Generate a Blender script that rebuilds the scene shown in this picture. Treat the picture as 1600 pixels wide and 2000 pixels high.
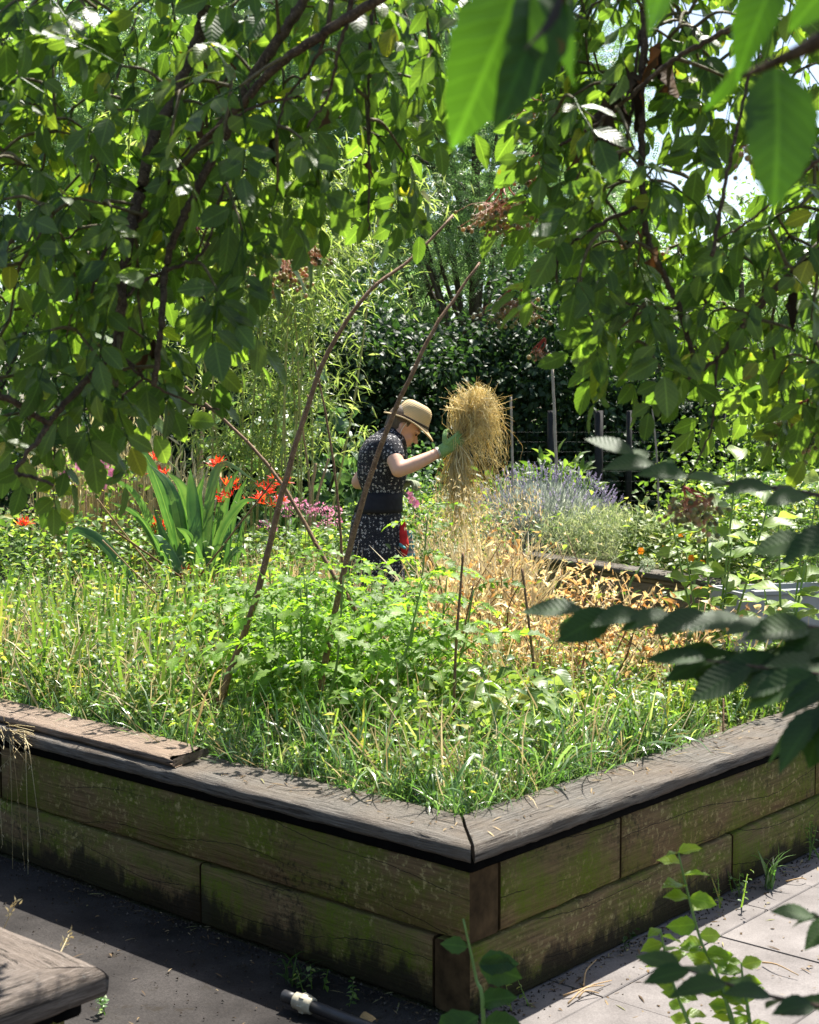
import bpy, math
import numpy as np
from mathutils import Matrix, Vector

for o in list(bpy.data.objects):
    bpy.data.objects.remove(o, do_unlink=True)
SC = bpy.context.scene
COL = SC.collection
rng = np.random.default_rng(7)
R = math.radians

# ------------------------------------------------------------------ camera
F = 2793.0                    # focal length in photograph pixels (1600 wide)
PITCH = R(3.59)
CAM = np.array([0.0, 0.0, 1.5])
cd = bpy.data.cameras.new('camera')
cam = bpy.data.objects.new('camera', cd); COL.objects.link(cam)
cam.location = CAM; cam.rotation_euler = (R(90) - PITCH, 0, 0)
cd.sensor_fit = 'HORIZONTAL'; cd.sensor_width = 24.0; cd.lens = F / 1600 * 24.0
cd.clip_start = 0.05; cd.clip_end = 2000
cd.dof.use_dof = True; cd.dof.focus_distance = 6.2; cd.dof.aperture_fstop = 8.0
SC.camera = cam

# ------------------------------------------------------------------ sky, sun, exposure
SUN = np.array([0.257, 0.454, 1.0]); SUN /= np.linalg.norm(SUN)
w = bpy.data.worlds.new('World'); SC.world = w; w.use_nodes = True
nt = w.node_tree
bg = nt.nodes['Background']
sky = nt.nodes.new('ShaderNodeTexSky'); sky.sky_type = 'NISHITA'; sky.sun_disc = False
sky.sun_elevation = math.asin(SUN[2]); sky.sun_rotation = math.atan2(SUN[0], SUN[1])
sky.dust_density = 2.0; sky.air_density = 1.0
nt.links.new(sky.outputs[0], bg.inputs[0]); bg.inputs[1].default_value = 0.075
sd = bpy.data.lights.new('sun', 'SUN'); sd.energy = 5.0; sd.angle = R(0.53); sd.color = (1, 0.95, 0.86)
sun = bpy.data.objects.new('sun', sd); COL.objects.link(sun)
sun.rotation_euler = Vector(-SUN).to_track_quat('-Z', 'Y').to_euler()
sun.location = (3, 6, 12)
vs = SC.view_settings
vs.view_transform = 'Standard'; vs.look = 'None'; vs.exposure = 1.66; vs.gamma = 1.0; vs.use_curve_mapping = False
cy = SC.cycles
cy.use_denoising = True
try:
    cy.denoiser = 'OPENIMAGEDENOISE'; cy.denoising_input_passes = 'RGB_ALBEDO_NORMAL'; cy.denoising_prefilter = 'ACCURATE'
except Exception:
    pass
cy.max_bounces = 9; cy.diffuse_bounces = 3; cy.glossy_bounces = 2; cy.transmission_bounces = 4; cy.transparent_max_bounces = 4
cy.caustics_reflective = False; cy.caustics_refractive = False
cy.sample_clamp_indirect = 6.0
cy.use_adaptive_sampling = False

# ------------------------------------------------------------------ geometry helpers
FWD = np.array([0, math.cos(PITCH), -math.sin(PITCH)]); UP = np.array([0, math.sin(PITCH), math.cos(PITCH)]); RT = np.array([1.0, 0, 0])
def P(u, v, d):
    """a point seen at photograph pixel (u, v), d metres away"""
    return CAM + d * (FWD + (u - 800) / F * RT - (v - 1000) / F * UP)
def PG(u, v, z=0.0):
    r = FWD + (u - 800) / F * RT - (v - 1000) / F * UP
    return CAM + r * ((z - CAM[2]) / r[2])
def nrm(a):
    a = np.asarray(a, float)
    return a / np.maximum(np.linalg.norm(a, axis=-1, keepdims=True), 1e-9)
def rand_dir(n):
    return nrm(rng.normal(size=(n, 3)))
def frames(Y, Z):
    """N rotation matrices: column 1 along Y, column 2 near Z"""
    Y = nrm(Y); X = nrm(np.cross(Y, Z)); Z = np.cross(X, Y)
    return np.stack([X, Y, Z], axis=-1)

class Acc:
    def __init__(s): s.V = []; s.L = []; s.T = []; s.Q = []; s.n = 0
    def add(s, V, tri=None, quad=None, luv=None):
        V = np.asarray(V, float).reshape(-1, 3)
        s.V.append(V)
        s.L.append(np.zeros((len(V), 3)) if luv is None else np.asarray(luv, float).reshape(-1, 3))
        if tri is not None and len(tri): s.T.append(np.asarray(tri, np.int64).reshape(-1, 3) + s.n)
        if quad is not None and len(quad): s.Q.append(np.asarray(quad, np.int64).reshape(-1, 4) + s.n)
        s.n += len(V)
        return s
    def tpl(s):
        V = np.concatenate(s.V); L = np.concatenate(s.L)
        return (V, np.concatenate(s.T) if s.T else np.zeros((0, 3), np.int64), np.concatenate(s.Q) if s.Q else np.zeros((0, 4), np.int64), L)
    def batch(s, tpl, T, M, S=1.0, rnd=None):
        """copies of a template at T (N,3) turned by M (N,3,3), scaled by S"""
        V, t, q, L = tpl; N = len(T)
        if N == 0: return s
        S = np.broadcast_to(np.asarray(S, float), (N,))
        W = np.einsum('nij,vj->nvi', M * S[:, None, None], V) + np.asarray(T)[:, None, :]
        LL = np.broadcast_to(L, (N,) + L.shape).copy()
        if rnd is None: rnd = rng.random(N)
        LL[:, :, 2] = (np.asarray(rnd)[:, None] + L[None, :, 2] * .35) % 1.0
        off = (np.arange(N) * len(V))[:, None, None]
        return s.add(W.reshape(-1, 3), (t[None] + off).reshape(-1, 3), (q[None] + off).reshape(-1, 4), LL.reshape(-1, 3))
    def mesh(s, name, origin=(0, 0, 0), smooth=True):
        me = bpy.data.meshes.new(name)
        V, t, q, L = s.tpl()
        V = V - np.asarray(origin, float)
        me.vertices.add(len(V)); me.vertices.foreach_set('co', V.astype(np.float32).ravel())
        li = np.concatenate([t.ravel(), q.ravel()]).astype(np.int32)
        me.loops.add(len(li)); me.loops.foreach_set('vertex_index', li)
        st = np.concatenate([np.arange(len(t)) * 3, len(t) * 3 + np.arange(len(q)) * 4]).astype(np.int32)
        me.polygons.add(len(st)); me.polygons.foreach_set('loop_start', st)
        me.polygons.foreach_set('use_smooth', np.full(len(st), smooth))
        at = me.attributes.new('luv', 'FLOAT_VECTOR', 'POINT'); at.data.foreach_set('vector', L.astype(np.float32).ravel())
        me.update(calc_edges=True); me.validate()
        return me

def tube(acc, pts, rad, n=6, cap=True, rnd=None):
    pts = np.asarray(pts, float); m = len(pts); rad = np.broadcast_to(np.asarray(rad, float), (m,))
    t = nrm(np.gradient(pts, axis=0)); ref = np.array([0.13, 0.31, 0.94]) if abs(t[0][2]) < .9 else np.array([.95, .2, .1])
    a = nrm(np.cross(t, ref)); b = np.cross(t, a)
    th = np.arange(n) / n * 2 * np.pi
    V = pts[:, None, :] + rad[:, None, None] * (np.cos(th)[None, :, None] * a[:, None, :] + np.sin(th)[None, :, None] * b[:, None, :])
    i = np.arange(m - 1)[:, None] * n; j = np.arange(n)[None, :]; j2 = (j + 1) % n
    q = np.stack(np.broadcast_arrays(i + j, i + j2, i + n + j2, i + n + j), -1).reshape(-1, 4)
    L = np.zeros((m, n, 3)); L[..., 0] = th / np.pi - 1; L[..., 1] = np.linspace(0, 1, m)[:, None]; L[..., 2] = rng.random() if rnd is None else rnd
    tri = None; V = V.reshape(-1, 3); L = L.reshape(-1, 3)
    if cap:
        V = np.vstack([V, pts[0], pts[-1]]); L = np.vstack([L, L[0], L[-1]])
        k = np.arange(n); tri = np.vstack([np.stack([np.full(n, m * n), (k + 1) % n, k], 1), np.stack([np.full(n, m * n + 1), (m - 1) * n + k, (m - 1) * n + (k + 1) % n], 1)])
    return acc.add(V, tri, q, L)

def spline(ctrl, n=24):
    c = np.asarray(ctrl, float)
    if len(c) < 3: return np.linspace(c[0], c[-1], n)
    c = np.vstack([2 * c[0] - c[1], c, 2 * c[-1] - c[-2]])
    out = []; seg = len(c) - 3
    for x in np.linspace(0, seg - 1e-6, n):
        k = int(x); f = x - k; p0, p1, p2, p3 = c[k:k + 4]
        out.append(.5 * ((2 * p1) + (-p0 + p2) * f + (2 * p0 - 5 * p1 + 4 * p2 - p3) * f ** 2 + (-p0 + 3 * p1 - 3 * p2 + p3) * f ** 3))
    return np.array(out)

def leaf_tpl(L=1.0, W=.5, nseg=6, fold=.12, curl=.15, peak=.42, tip=1.0, serr=0.0, wave=0.0, two=True):
    """a blade along +Y, facing +Z"""
    t = np.linspace(0, 1, nseg + 1)
    prof = np.where(t < peak, np.sin(t / peak * np.pi / 2) ** .8, np.cos((t - peak) / (1 - peak) * np.pi / 2) ** (1.0 * tip))
    wd = prof * W / 2
    if serr: wd = wd * (1 + serr * ((np.arange(nseg + 1) % 2) * 2 - 1)); wd[0] = 0; 
    wd[-1] = 0; wd[0] = max(0, wd[0])
    z = -curl * L * (t ** 2); y = t * L * (1 - .25 * curl * t)
    a = Acc()
    wav = wave * np.sin(t * 9)
    l = np.stack([-wd, y, z + fold * wd * 2 + wav * wd], 1); c = np.stack([0 * t, y, z], 1); r = np.stack([wd, y, z + fold * wd * 2 - wav * wd], 1)
    V = np.vstack([l, c, r]); n = nseg + 1
    i = np.arange(nseg)
    q = np.vstack([np.stack([i, n + i, n + i + 1, i + 1], 1), np.stack([n + i, 2 * n + i, 2 * n + i + 1, n + i + 1], 1)])
    luv = np.vstack([np.stack([-prof, t, 0 * t], 1), np.stack([0 * t, t, 0 * t], 1), np.stack([prof, t, 0 * t], 1)])
    a.add(V, None, q, luv)
    return a.tpl()

def blade_tpl(L=1.0, W=.02, nseg=5, bend=.6, twist=0.0, fold=.25):
    """a grass or sword blade growing along +Z and bending to +Y"""
    s = np.linspace(0, 1, nseg + 1); ang = bend * s ** 1.5
    dy = np.sin(ang) / nseg; dz = np.cos(ang) / nseg
    y = np.concatenate([[0], np.cumsum(dy[1:])]) * L; z = np.concatenate([[0], np.cumsum(dz[1:])]) * L
    wd = W / 2 * np.minimum(1, (1.03 - s) * 2.6) * np.minimum(1, .55 + s * 2); wd[-1] = W * .02
    tw = twist * s
    cx = np.cos(tw); sx = np.sin(tw)
    l = np.stack([-wd * cx, y - wd * sx, z], 1); c = np.stack([0 * s, y - fold * wd, z + fold * wd * .4], 1); r = np.stack([wd * cx, y + wd * sx, z], 1)
    n = nseg + 1; i = np.arange(nseg)
    q = np.vstack([np.stack([i, n + i, n + i + 1, i + 1], 1), np.stack([n + i, 2 * n + i, 2 * n + i + 1, n + i + 1], 1)])
    luv = np.vstack([np.stack([-np.ones(n), s, 0 * s], 1), np.stack([0 * s, s, 0 * s], 1), np.stack([np.ones(n), s, 0 * s], 1)])
    return Acc().add(np.vstack([l, c, r]), None, q, luv).tpl()

def strip_tpl(W=.004, nseg=4, L=1.0, bend=.5):
    """two-faced flat strand along +Z, cheap"""
    s = np.linspace(0, 1, nseg + 1); ang = bend * s
    y = np.concatenate([[0], np.cumsum(np.sin(ang[1:])) / nseg]) * L; z = np.concatenate([[0], np.cumsum(np.cos(ang[1:])) / nseg]) * L
    wd = W / 2 * (1 - .6 * s)
    V = np.vstack([np.stack([-wd, y, z], 1), np.stack([wd, y, z], 1)]); n = nseg + 1; i = np.arange(nseg)
    luv = np.vstack([np.stack([-np.ones(n), s, 0 * s], 1), np.stack([np.ones(n), s, 0 * s], 1)])
    return Acc().add(V, None, np.stack([i, n + i, n + i + 1, i + 1], 1), luv).tpl()

# ------------------------------------------------------------------ object helpers
WORLD = {}
def thing(name, label, cat, loc=(0, 0, 0), group=None, kind=None):
    o = bpy.data.objects.new(name, None); COL.objects.link(o); o.location = Vector(loc); o.empty_display_size = .05
    WORLD[o.name] = Matrix.Translation(Vector(loc))
    o['label'] = label; o['category'] = cat
    if group: o['group'] = group
    if kind: o['kind'] = kind
    return o
def tag(o, label=None, cat=None, group=None, kind=None):
    if label: o['label'] = label
    if cat: o['category'] = cat
    if group: o['group'] = group
    if kind: o['kind'] = kind
    return o
def obj(name, me, mat, parent=None, loc=None, M=None, kind=None):
    """one mesh object; loc / M are world space"""
    o = bpy.data.objects.new(name, me); COL.objects.link(o)
    if mat is not None and len(me.materials) == 0: me.materials.append(mat)
    W = Matrix.Identity(4)
    if M is not None:
        for i in range(3):
            for j in range(3): W[i][j] = M[i][j]
    if loc is not None: W.translation = Vector(loc)
    if parent is not None:
        o.parent = parent; o.matrix_parent_inverse = WORLD[parent.name].inverted()
    o.matrix_basis = W; WORLD[o.name] = W
    if kind: o['kind'] = kind
    return o
def part(name, acc, mat, parent, kind=None, smooth=True):
    """mesh given in world space, object origin at the parent's origin"""
    loc = tuple(parent.location) if parent is not None else (0, 0, 0)
    me = acc.mesh(name, loc, smooth)
    return obj(name, me, mat, parent, loc=loc, kind=kind)
def sub(name, acc, mat, parent_part, smooth=True):
    """sub-part given in world space"""
    loc = tuple(WORLD[parent_part.name].translation)
    return obj(name, acc.mesh(name, loc, smooth), mat, parent_part, loc=loc)

# ------------------------------------------------------------------ materials
class NT:
    def __init__(s, name):
        s.m = bpy.data.materials.new(name); s.m.use_nodes = True; s.t = s.m.node_tree; s.t.nodes.clear()
        s.out = s.n('ShaderNodeOutputMaterial')
    def n(s, typ, **kw):
        x = s.t.nodes.new(typ)
        for k, v in kw.items(): setattr(x, k, v)
        return x
    def set(s, node, **kw):
        for k, v in kw.items():
            node.inputs[k.replace('_', ' ')].default_value = v
        return node
    def l(s, a, b): s.t.links.new(a, b)
    def math(s, op, a, b=None, c=None, clamp=False):
        x = s.n('ShaderNodeMath', operation=op); x.use_clamp = clamp
        for i, v in enumerate((a, b, c)):
            if v is None: continue
            if isinstance(v, (int, float)): x.inputs[i].default_value = v
            else: s.l(v, x.inputs[i])
        return x.outputs[0]
    def mix(s, f, a, b, blend='MIX'):
        x = s.n('ShaderNodeMix', data_type='RGBA', blend_type=blend)
        for sock, v in ((x.inputs[0], f), (x.inputs[6], a), (x.inputs[7], b)):
            if isinstance(v, (int, float)): sock.default_value = v
            elif isinstance(v, (tuple, list)): sock.default_value = (*v[:3], 1)
            else: s.l(v, sock)
        return x.outputs[2]
    def ramp(s, f, stops, interp='LINEAR'):
        x = s.n('ShaderNodeValToRGB'); cr = x.color_ramp; cr.interpolation = interp
        while len(cr.elements) < len(stops): cr.elements.new(.5)
        for e, (p, c) in zip(cr.elements, stops):
            e.position = p; e.color = (*c, 1) if isinstance(c, (tuple, list)) else (c, c, c, 1)
        s.l(f, x.inputs[0]); return x.outputs[0]
    def noise(s, vec, scale, detail=4, rough=.55, dist=0.0, dims='3D'):
        x = s.n('ShaderNodeTexNoise', noise_dimensions=dims); x.inputs['Scale'].default_value = scale; x.inputs['Detail'].default_value = detail
        x.inputs['Roughness'].default_value = rough; x.inputs['Distortion'].default_value = dist
        if vec is not None: s.l(vec, x.inputs['Vector'])
        return x.outputs[0]
    def mapping(s, vec, scale=(1, 1, 1), loc=(0, 0, 0)):
        x = s.n('ShaderNodeMapping'); x.inputs['Scale'].default_value = scale; x.inputs['Location'].default_value = loc
        s.l(vec, x.inputs['Vector']); return x.outputs[0]
    def bump(s, h, strength=.3, dist=.01):
        x = s.n('ShaderNodeBump'); x.inputs['Strength'].default_value = strength; x.inputs['Distance'].default_value = dist
        s.l(h, x.inputs['Height']); return x.outputs[0]
    def principled(s, col, rough=.6, spec=.3, normal=None, metal=0.0):
        x = s.n('ShaderNodeBsdfPrincipled')
        for k, v in (('Base Color', col), ('Roughness', rough), ('Specular IOR Level', spec), ('Metallic', metal)):
            if isinstance(v, (int, float)): x.inputs[k].default_value = v
            elif isinstance(v, (tuple, list)): x.inputs[k].default_value = (*v[:3], 1)
            else: s.l(v, x.inputs[k])
        if normal is not None: s.l(normal, x.inputs['Normal'])
        return x.outputs[0]
    def done(s, sh): s.l(sh, s.out.inputs[0]); return s.m

def leaf_mat(name, stops, trans=.45, gain=(2.6, 2.5, 1.2), rough=.45, spec=.35, veins=.35, nlat=7.0, blotch=0.0, along=None):
    k = NT(name)
    at = k.n('ShaderNodeAttribute', attribute_name='luv'); sp = k.n('ShaderNodeSeparateXYZ'); k.l(at.outputs['Vector'], sp.inputs[0])
    oi = k.n('ShaderNodeObjectInfo')
    rnd = k.math('FRACT', k.math('ADD', sp.outputs[2], oi.outputs['Random']))
    col = k.ramp(rnd, stops)
    if along is not None:
        col = k.mix(k.math('MULTIPLY', k.math('POWER', sp.outputs[1], 2.0), along[0]), col, along[1])
    geo = k.n('ShaderNodeNewGeometry')
    pos = geo.outputs['Position']
    nz = k.noise(pos, 14.0, 3)
    col = k.mix(.55, col, k.mix(1.0, col, k.ramp(nz, [(.3, .55), (.7, 1.45)]), 'MULTIPLY'))
    nrm_ = None
    if veins:
        au = k.math('ABSOLUTE', sp.outputs[0])
        mid = k.math('LESS_THAN', au, .07)
        ph = k.math('SUBTRACT', k.math('MULTIPLY', sp.outputs[1], nlat), k.math('MULTIPLY', au, 2.2))
        sn = k.math('ABSOLUTE', k.math('SUBTRACT', k.math('FRACT', ph), .5))
        lat = k.math('GREATER_THAN', sn, .44)
        v = k.math('MAXIMUM', mid, k.math('MULTIPLY', lat, .55))
        col = k.mix(k.math('MULTIPLY', v, veins), col, k.mix(1.0, col, (1.9, 1.8, 1.7), 'MULTIPLY'))
        nrm_ = k.bump(sn, .25, .004)
    if blotch:
        b = k.ramp(k.noise(pos, 38.0, 2), [(.70, 0.0), (.74, 1.0)])
        col = k.mix(k.math('MULTIPLY', b, blotch), col, (.10, .055, .015))
    tcol = k.mix(1.0, col, gain, 'MULTIPLY')
    pr = k.principled(col, rough, spec, nrm_)
    tr = k.n('ShaderNodeBsdfTranslucent'); k.l(tcol, tr.inputs[0])
    mx = k.n('ShaderNodeMixShader'); mx.inputs[0].default_value = trans; k.l(pr, mx.inputs[1]); k.l(tr.outputs[0], mx.inputs[2])
    return k.done(mx.outputs[0])

def simple_mat(name, col, rough=.7, spec=.2, var=.35, scale=30.0, bump=.2, metal=0.0, stretch=(1, 1, 1)):
    k = NT(name); tc = k.n('ShaderNodeTexCoord'); v = k.mapping(tc.outputs['Object'], stretch)
    n = k.noise(v, scale, 5)
    c = k.mix(1.0, col, k.ramp(n, [(.25, 1 - var), (.75, 1 + var)]), 'MULTIPLY')
    return k.done(k.principled(c, rough, spec, k.bump(n, bump, .004), metal))

def bark_mat(name, c1, c2, scale=40.0, rough=.8):
    k = NT(name); g = k.n('ShaderNodeNewGeometry')
    n = k.noise(g.outputs['Position'], scale, 6, .7); n2 = k.noise(g.outputs['Position'], scale * 4, 3)
    c = k.mix(k.ramp(n, [(.35, 0.0), (.65, 1.0)]), c1, c2)
    c = k.mix(k.ramp(n2, [(.62, 0.0), (.7, 1.0)]), c, tuple(min(.8, x * 2.2) for x in c2))
    return k.done(k.principled(c, rough, .15, k.bump(n, .6, .006)))

def wood_wall_mat():
    """old oak sleepers: brown, stained by algae, black damp along the foot"""
    k = NT('algae_stained_oak'); tc = k.n('ShaderNodeTexCoord'); oi = k.n('ShaderNodeObjectInfo'); g = k.n('ShaderNodeNewGeometry')
    off = k.n('ShaderNodeCombineXYZ'); k.l(k.math('MULTIPLY', oi.outputs['Random'], 37.0), off.inputs[0]); k.l(k.math('MULTIPLY', oi.outputs['Random'], 11.0), off.inputs[2])
    va = k.n('ShaderNodeVectorMath', operation='ADD'); k.l(tc.outputs['Object'], va.inputs[0]); k.l(off.outputs[0], va.inputs[1]); ov = va.outputs[0]
    grain = k.noise(k.mapping(ov, (2.2, 30, 60)), 2.0, 7, .65, .4)
    sun_ = k.noise(k.mapping(ov, (90, 30, 4)), 2.0, 4, .6)
    c = k.mix(k.ramp(grain, [(.3, 0.0), (.7, 1.0)]), (.060, .037, .017), (.235, .16, .078))
    c = k.mix(k.math('MULTIPLY', k.ramp(sun_, [(.35, 0.0), (.7, 1.0)]), .45), c, (.13, .09, .045))
    big = k.noise(k.mapping(ov, (1.1, 3, 2.4)), 2.3, 5, .62, .5)
    drip = k.noise(k.mapping(ov, (9, 3, .9)), 2.0, 5, .65, .3)
    al = k.math('MULTIPLY', k.ramp(big, [(.41, 0.0), (.56, 1.0)]), k.ramp(drip, [(.30, .35), (.6, 1.0)]))
    fine = k.noise(ov, 110.0, 3, .6)
    al = k.math('MULTIPLY', al, k.ramp(fine, [(.25, .45), (.6, 1.0)]))
    c = k.mix(k.math('MULTIPLY', al, .9), c, k.mix(fine, (.038, .066, .003), (.135, .185, .010)))
    lich = k.math('MULTIPLY', k.ramp(k.noise(ov, 46.0, 5, .7), [(.54, 0.0), (.62, 1.0)]), k.ramp(k.noise(ov, 3.0, 2), [(.45, 0.0), (.62, 1.0)]))
    c = k.mix(k.math('MULTIPLY', lich, .75), c, (.36, .30, .13))
    blk = k.math('MULTIPLY', k.ramp(k.noise(ov, 60.0, 5, .7), [(.5, 0.0), (.6, 1.0)]), k.ramp(k.noise(k.mapping(ov, (1, 1, 2)), 3.7, 2), [(.5, 0.0), (.64, 1.0)]))
    c = k.mix(k.math('MULTIPLY', blk, .8), c, (.028, .026, .014))
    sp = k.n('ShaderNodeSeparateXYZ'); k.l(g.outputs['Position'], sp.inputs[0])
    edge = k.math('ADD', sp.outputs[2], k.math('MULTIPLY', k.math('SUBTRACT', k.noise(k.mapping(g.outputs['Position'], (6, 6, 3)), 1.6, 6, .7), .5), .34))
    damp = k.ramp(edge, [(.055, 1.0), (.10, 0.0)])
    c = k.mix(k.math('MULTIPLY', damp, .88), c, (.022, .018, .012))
    sep = k.n('ShaderNodeSeparateXYZ'); k.l(ov, sep.inputs[0])
    wob = k.math('ADD', k.noise(k.mapping(ov, (.7, 1, .3)), 1.5, 1, .5), k.math('MULTIPLY', k.noise(k.mapping(ov, (14, 1, 3)), 1.5, 3, .6), .06))
    cr = k.math('ABSOLUTE', k.math('SUBTRACT', k.math('FRACT', k.math('ADD', k.math('MULTIPLY', sep.outputs[2], 9.0), k.math('MULTIPLY', wob, 2.2))), .5))
    crack = k.math('MULTIPLY', k.math('LESS_THAN', cr, .0085), k.ramp(k.noise(k.mapping(ov, (1, 1, 5)), 1.7, 3), [(.44, 0.0), (.5, 1.0)]))
    c = k.mix(crack, c, (.012, .01, .008))
    h = k.math('SUBTRACT', k.math('ADD', grain, k.math('MULTIPLY', fine, .35)), k.math('MULTIPLY', crack, 1.5))
    return k.done(k.principled(c, .85, .12, k.bump(h, .7, .008)))

def wood_grey_mat(name, a=(.060, .052, .045), b=(.185, .170, .150), warm=(.135, .10, .07)):
    """weathered silver-grey oak with open dark grain"""
    k = NT(name); tc = k.n('ShaderNodeTexCoord'); oi = k.n('ShaderNodeObjectInfo')
    off = k.n('ShaderNodeCombineXYZ'); k.l(k.math('MULTIPLY', oi.outputs['Random'], 53.0), off.inputs[0])
    va = k.n('ShaderNodeVectorMath', operation='ADD'); k.l(tc.outputs['Object'], va.inputs[0]); k.l(off.outputs[0], va.inputs[1]); ov = va.outputs[0]
    wav = k.n('ShaderNodeVectorMath', operation='MULTIPLY_ADD')
    grain = k.noise(k.mapping(ov, (2.2, 70, 70)), 2.4, 9, .75, .7)
    fib = k.noise(k.mapping(ov, (6, 190, 190)), 2.0, 4, .7, .2)
    big = k.noise(ov, 4.0, 4, .6)
    c = k.mix(k.ramp(grain, [(.38, 0.0), (.58, 1.0)]), a, b); c = k.mix(k.math('MULTIPLY', k.ramp(fib, [(.42, 1.0), (.54, 0.0)]), .6), c, a)
    c = k.mix(k.math('MULTIPLY', k.ramp(big, [(.42, 0.0), (.66, 1.0)]), .5), c, warm)
    crack = k.ramp(k.noise(k.mapping(ov, (2.2, 60, 60)), 1.6, 5, .6, .6), [(.34, 1.0), (.40, 0.0)])
    c = k.mix(k.math('MULTIPLY', crack, .8), c, (.035, .028, .022))
    lich = k.math('MULTIPLY', k.ramp(k.noise(ov, 70.0, 4, .7), [(.60, 0.0), (.66, 1.0)]), k.ramp(k.noise(ov, 5.0, 2), [(.5, 0.0), (.65, 1.0)]))
    c = k.mix(k.math('MULTIPLY', lich, .5), c, (.34, .34, .30))
    h = k.math('SUBTRACT', k.math('ADD', k.math('MULTIPLY', grain, 1.2), k.math('MULTIPLY', fib, .6)), crack)
    return k.done(k.principled(c, .8, .2, k.bump(h, 1.0, .008)))

# ================================================================== THE SETTING
DL = np.array([-.749, .663, 0]); DR = np.array([.665, .747, 0]); DL = nrm(DL); DR = nrm(DR)
ZU = np.array([0, 0, 1.0])
C0 = np.array([.15, 3.5, 0])              # foot of the near planter's front corner
def bed(a, b, z=0.0): return C0 + a * DL + b * DR + z * ZU
BA, BB = 4.4, 2.65                        # the planter's two sides

def sheet(name, x0, x1, y0, y1, z, nx, ny, mat, amp=0.0, hole=None):
    xs = np.linspace(x0, x1, nx); ys = np.linspace(y0, y1, ny)
    X, Y = np.meshgrid(xs, ys); Zz = np.full_like(X, z) + amp * rng.normal(size=X.shape)
    i = np.arange(ny - 1)[:, None] * nx + np.arange(nx - 1)[None, :]
    q = np.stack([i, i + 1, i + nx + 1, i + nx], -1).reshape(-1, 4)
    a = Acc().add(np.stack([X, Y, Zz], -1).reshape(-1, 3), None, q)
    return obj(name, a.mesh(name), mat)

k = NT('garden_earth'); g = k.n('ShaderNodeNewGeometry'); ps = g.outputs['Position']
n1 = k.noise(ps, 1.3, 6, .6); n2 = k.noise(ps, 40, 5, .7)
c = k.mix(k.ramp(n1, [(.35, 0.0), (.65, 1.0)]), (.085, .065, .042), (.075, .085, .035)); c = k.mix(1.0, c, k.ramp(n2, [(.3, .5), (.7, 1.5)]), 'MULTIPLY')
M_EARTH = k.done(k.principled(c, .95, .1, k.bump(n2, .6, .02)))
k = NT('dirty_asphalt'); g = k.n('ShaderNodeNewGeometry'); ps = g.outputs['Position']
n1 = k.noise(ps, 2.2, 6, .6); n2 = k.noise(ps, 160, 4, .7); n3 = k.noise(ps, 16, 6, .7)
c = k.mix(k.ramp(n1, [(.38, 0.0), (.62, 1.0)]), (.009, .0075, .007), (.036, .032, .030)); c = k.mix(1.0, c, k.ramp(n2, [(.3, .6), (.7, 1.4)]), 'MULTIPLY')
c = k.mix(k.ramp(n3, [(.58, 0.0), (.66, 1.0)]), c, (.02, .016, .012))
M_ASPH = k.done(k.principled(c, .9, .2, k.bump(n2, .5, .006)))
k = NT('concrete_slab'); g = k.n('ShaderNodeNewGeometry'); ps = g.outputs['Position']; oi = k.n('ShaderNodeObjectInfo')
n1 = k.noise(ps, 5, 6, .6); n2 = k.noise(ps, 220, 3, .6); n3 = k.noise(ps, 30, 6, .75)
c = k.mix(k.ramp(n1, [(.35, 0.0), (.65, 1.0)]), (.115, .104, .100), (.175, .160, .154)); c = k.mix(1.0, c, k.ramp(n2, [(.3, .8), (.7, 1.2)]), 'MULTIPLY')
c = k.mix(1.0, c, k.ramp(oi.outputs['Random'], [(0, .88), (1, 1.08)]), 'MULTIPLY')
c = k.mix(k.ramp(n3, [(.64, 0.0), (.70, .7)]), c, (.09, .075, .06))
M_SLAB = k.done(k.principled(c, .88, .2, k.bump(n2, .35, .003)))

ground = sheet('ground', -400, 400, -60, 900, -.012, 60, 60, M_EARTH); tag(ground, 'bare brown garden earth under the beds and trees', 'ground', kind='structure')
# the dirty asphalt strip before the long side of the planter
def quadsheet(name, pts, z, mat):
    a = Acc().add(np.array([[*p[:2], z] for p in pts]), None, [[0, 1, 2, 3]]); return obj(name, a.mesh(name), mat)
asph = quadsheet('path', [bed(-.2, -.004), bed(-.2, -4.2), bed(7, -4.2), bed(7, -.004)], -.004, M_ASPH)
tag(asph, 'dark dirty asphalt path in the shade of the planter', 'path', kind='structure')
pave = quadsheet('pavement', [bed(-2.6, -3.2), bed(-2.6, 4.2), bed(.02, 4.2), bed(-.19, -3.2)][::-1], -.008, M_ASPH)
tag(pave, 'grey concrete slab pavement beside the short side of the planter', 'pavement', kind='structure')
def box_acc(sx, sy, sz, bev=.004, nx=1, jit=0.0):
    """a box from (0,0,0) to (sx,sy,sz) with a bevelled top and cut along x"""
    prof = np.array([[0, 0], [sy, 0], [sy, sz - bev], [sy - bev, sz], [bev, sz], [0, sz - bev]]); m = len(prof)
    xs = np.linspace(0, sx, nx + 1); V = np.zeros((nx + 1, m, 3)); V[:, :, 0] = xs[:, None]; V[:, :, 1:] = prof[None]
    if jit: V[:, 2:, 1:] += rng.normal(size=V[:, 2:, 1:].shape) * jit
    i = np.arange(nx)[:, None] * m; j = np.arange(m)[None]; j2 = (j + 1) % m
    q = np.stack(np.broadcast_arrays(i + j, i + j2, i + m + j2, i + m + j), -1).reshape(-1, 4)
    caps = []
    for base, fl in ((0, 1), (nx * m, 0)):
        for t in ([0, 1, 2, 5], [2, 3, 4, 5]):
            f = [base + x for x in t]; caps.append(f[::-1] if fl else f)
    return Acc().add(V.reshape(-1, 3), None, np.vstack([q, caps]))
MB_R = np.stack([DR, -DL, ZU], 1)         # x along the right side, y outwards (to the paving)
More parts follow.
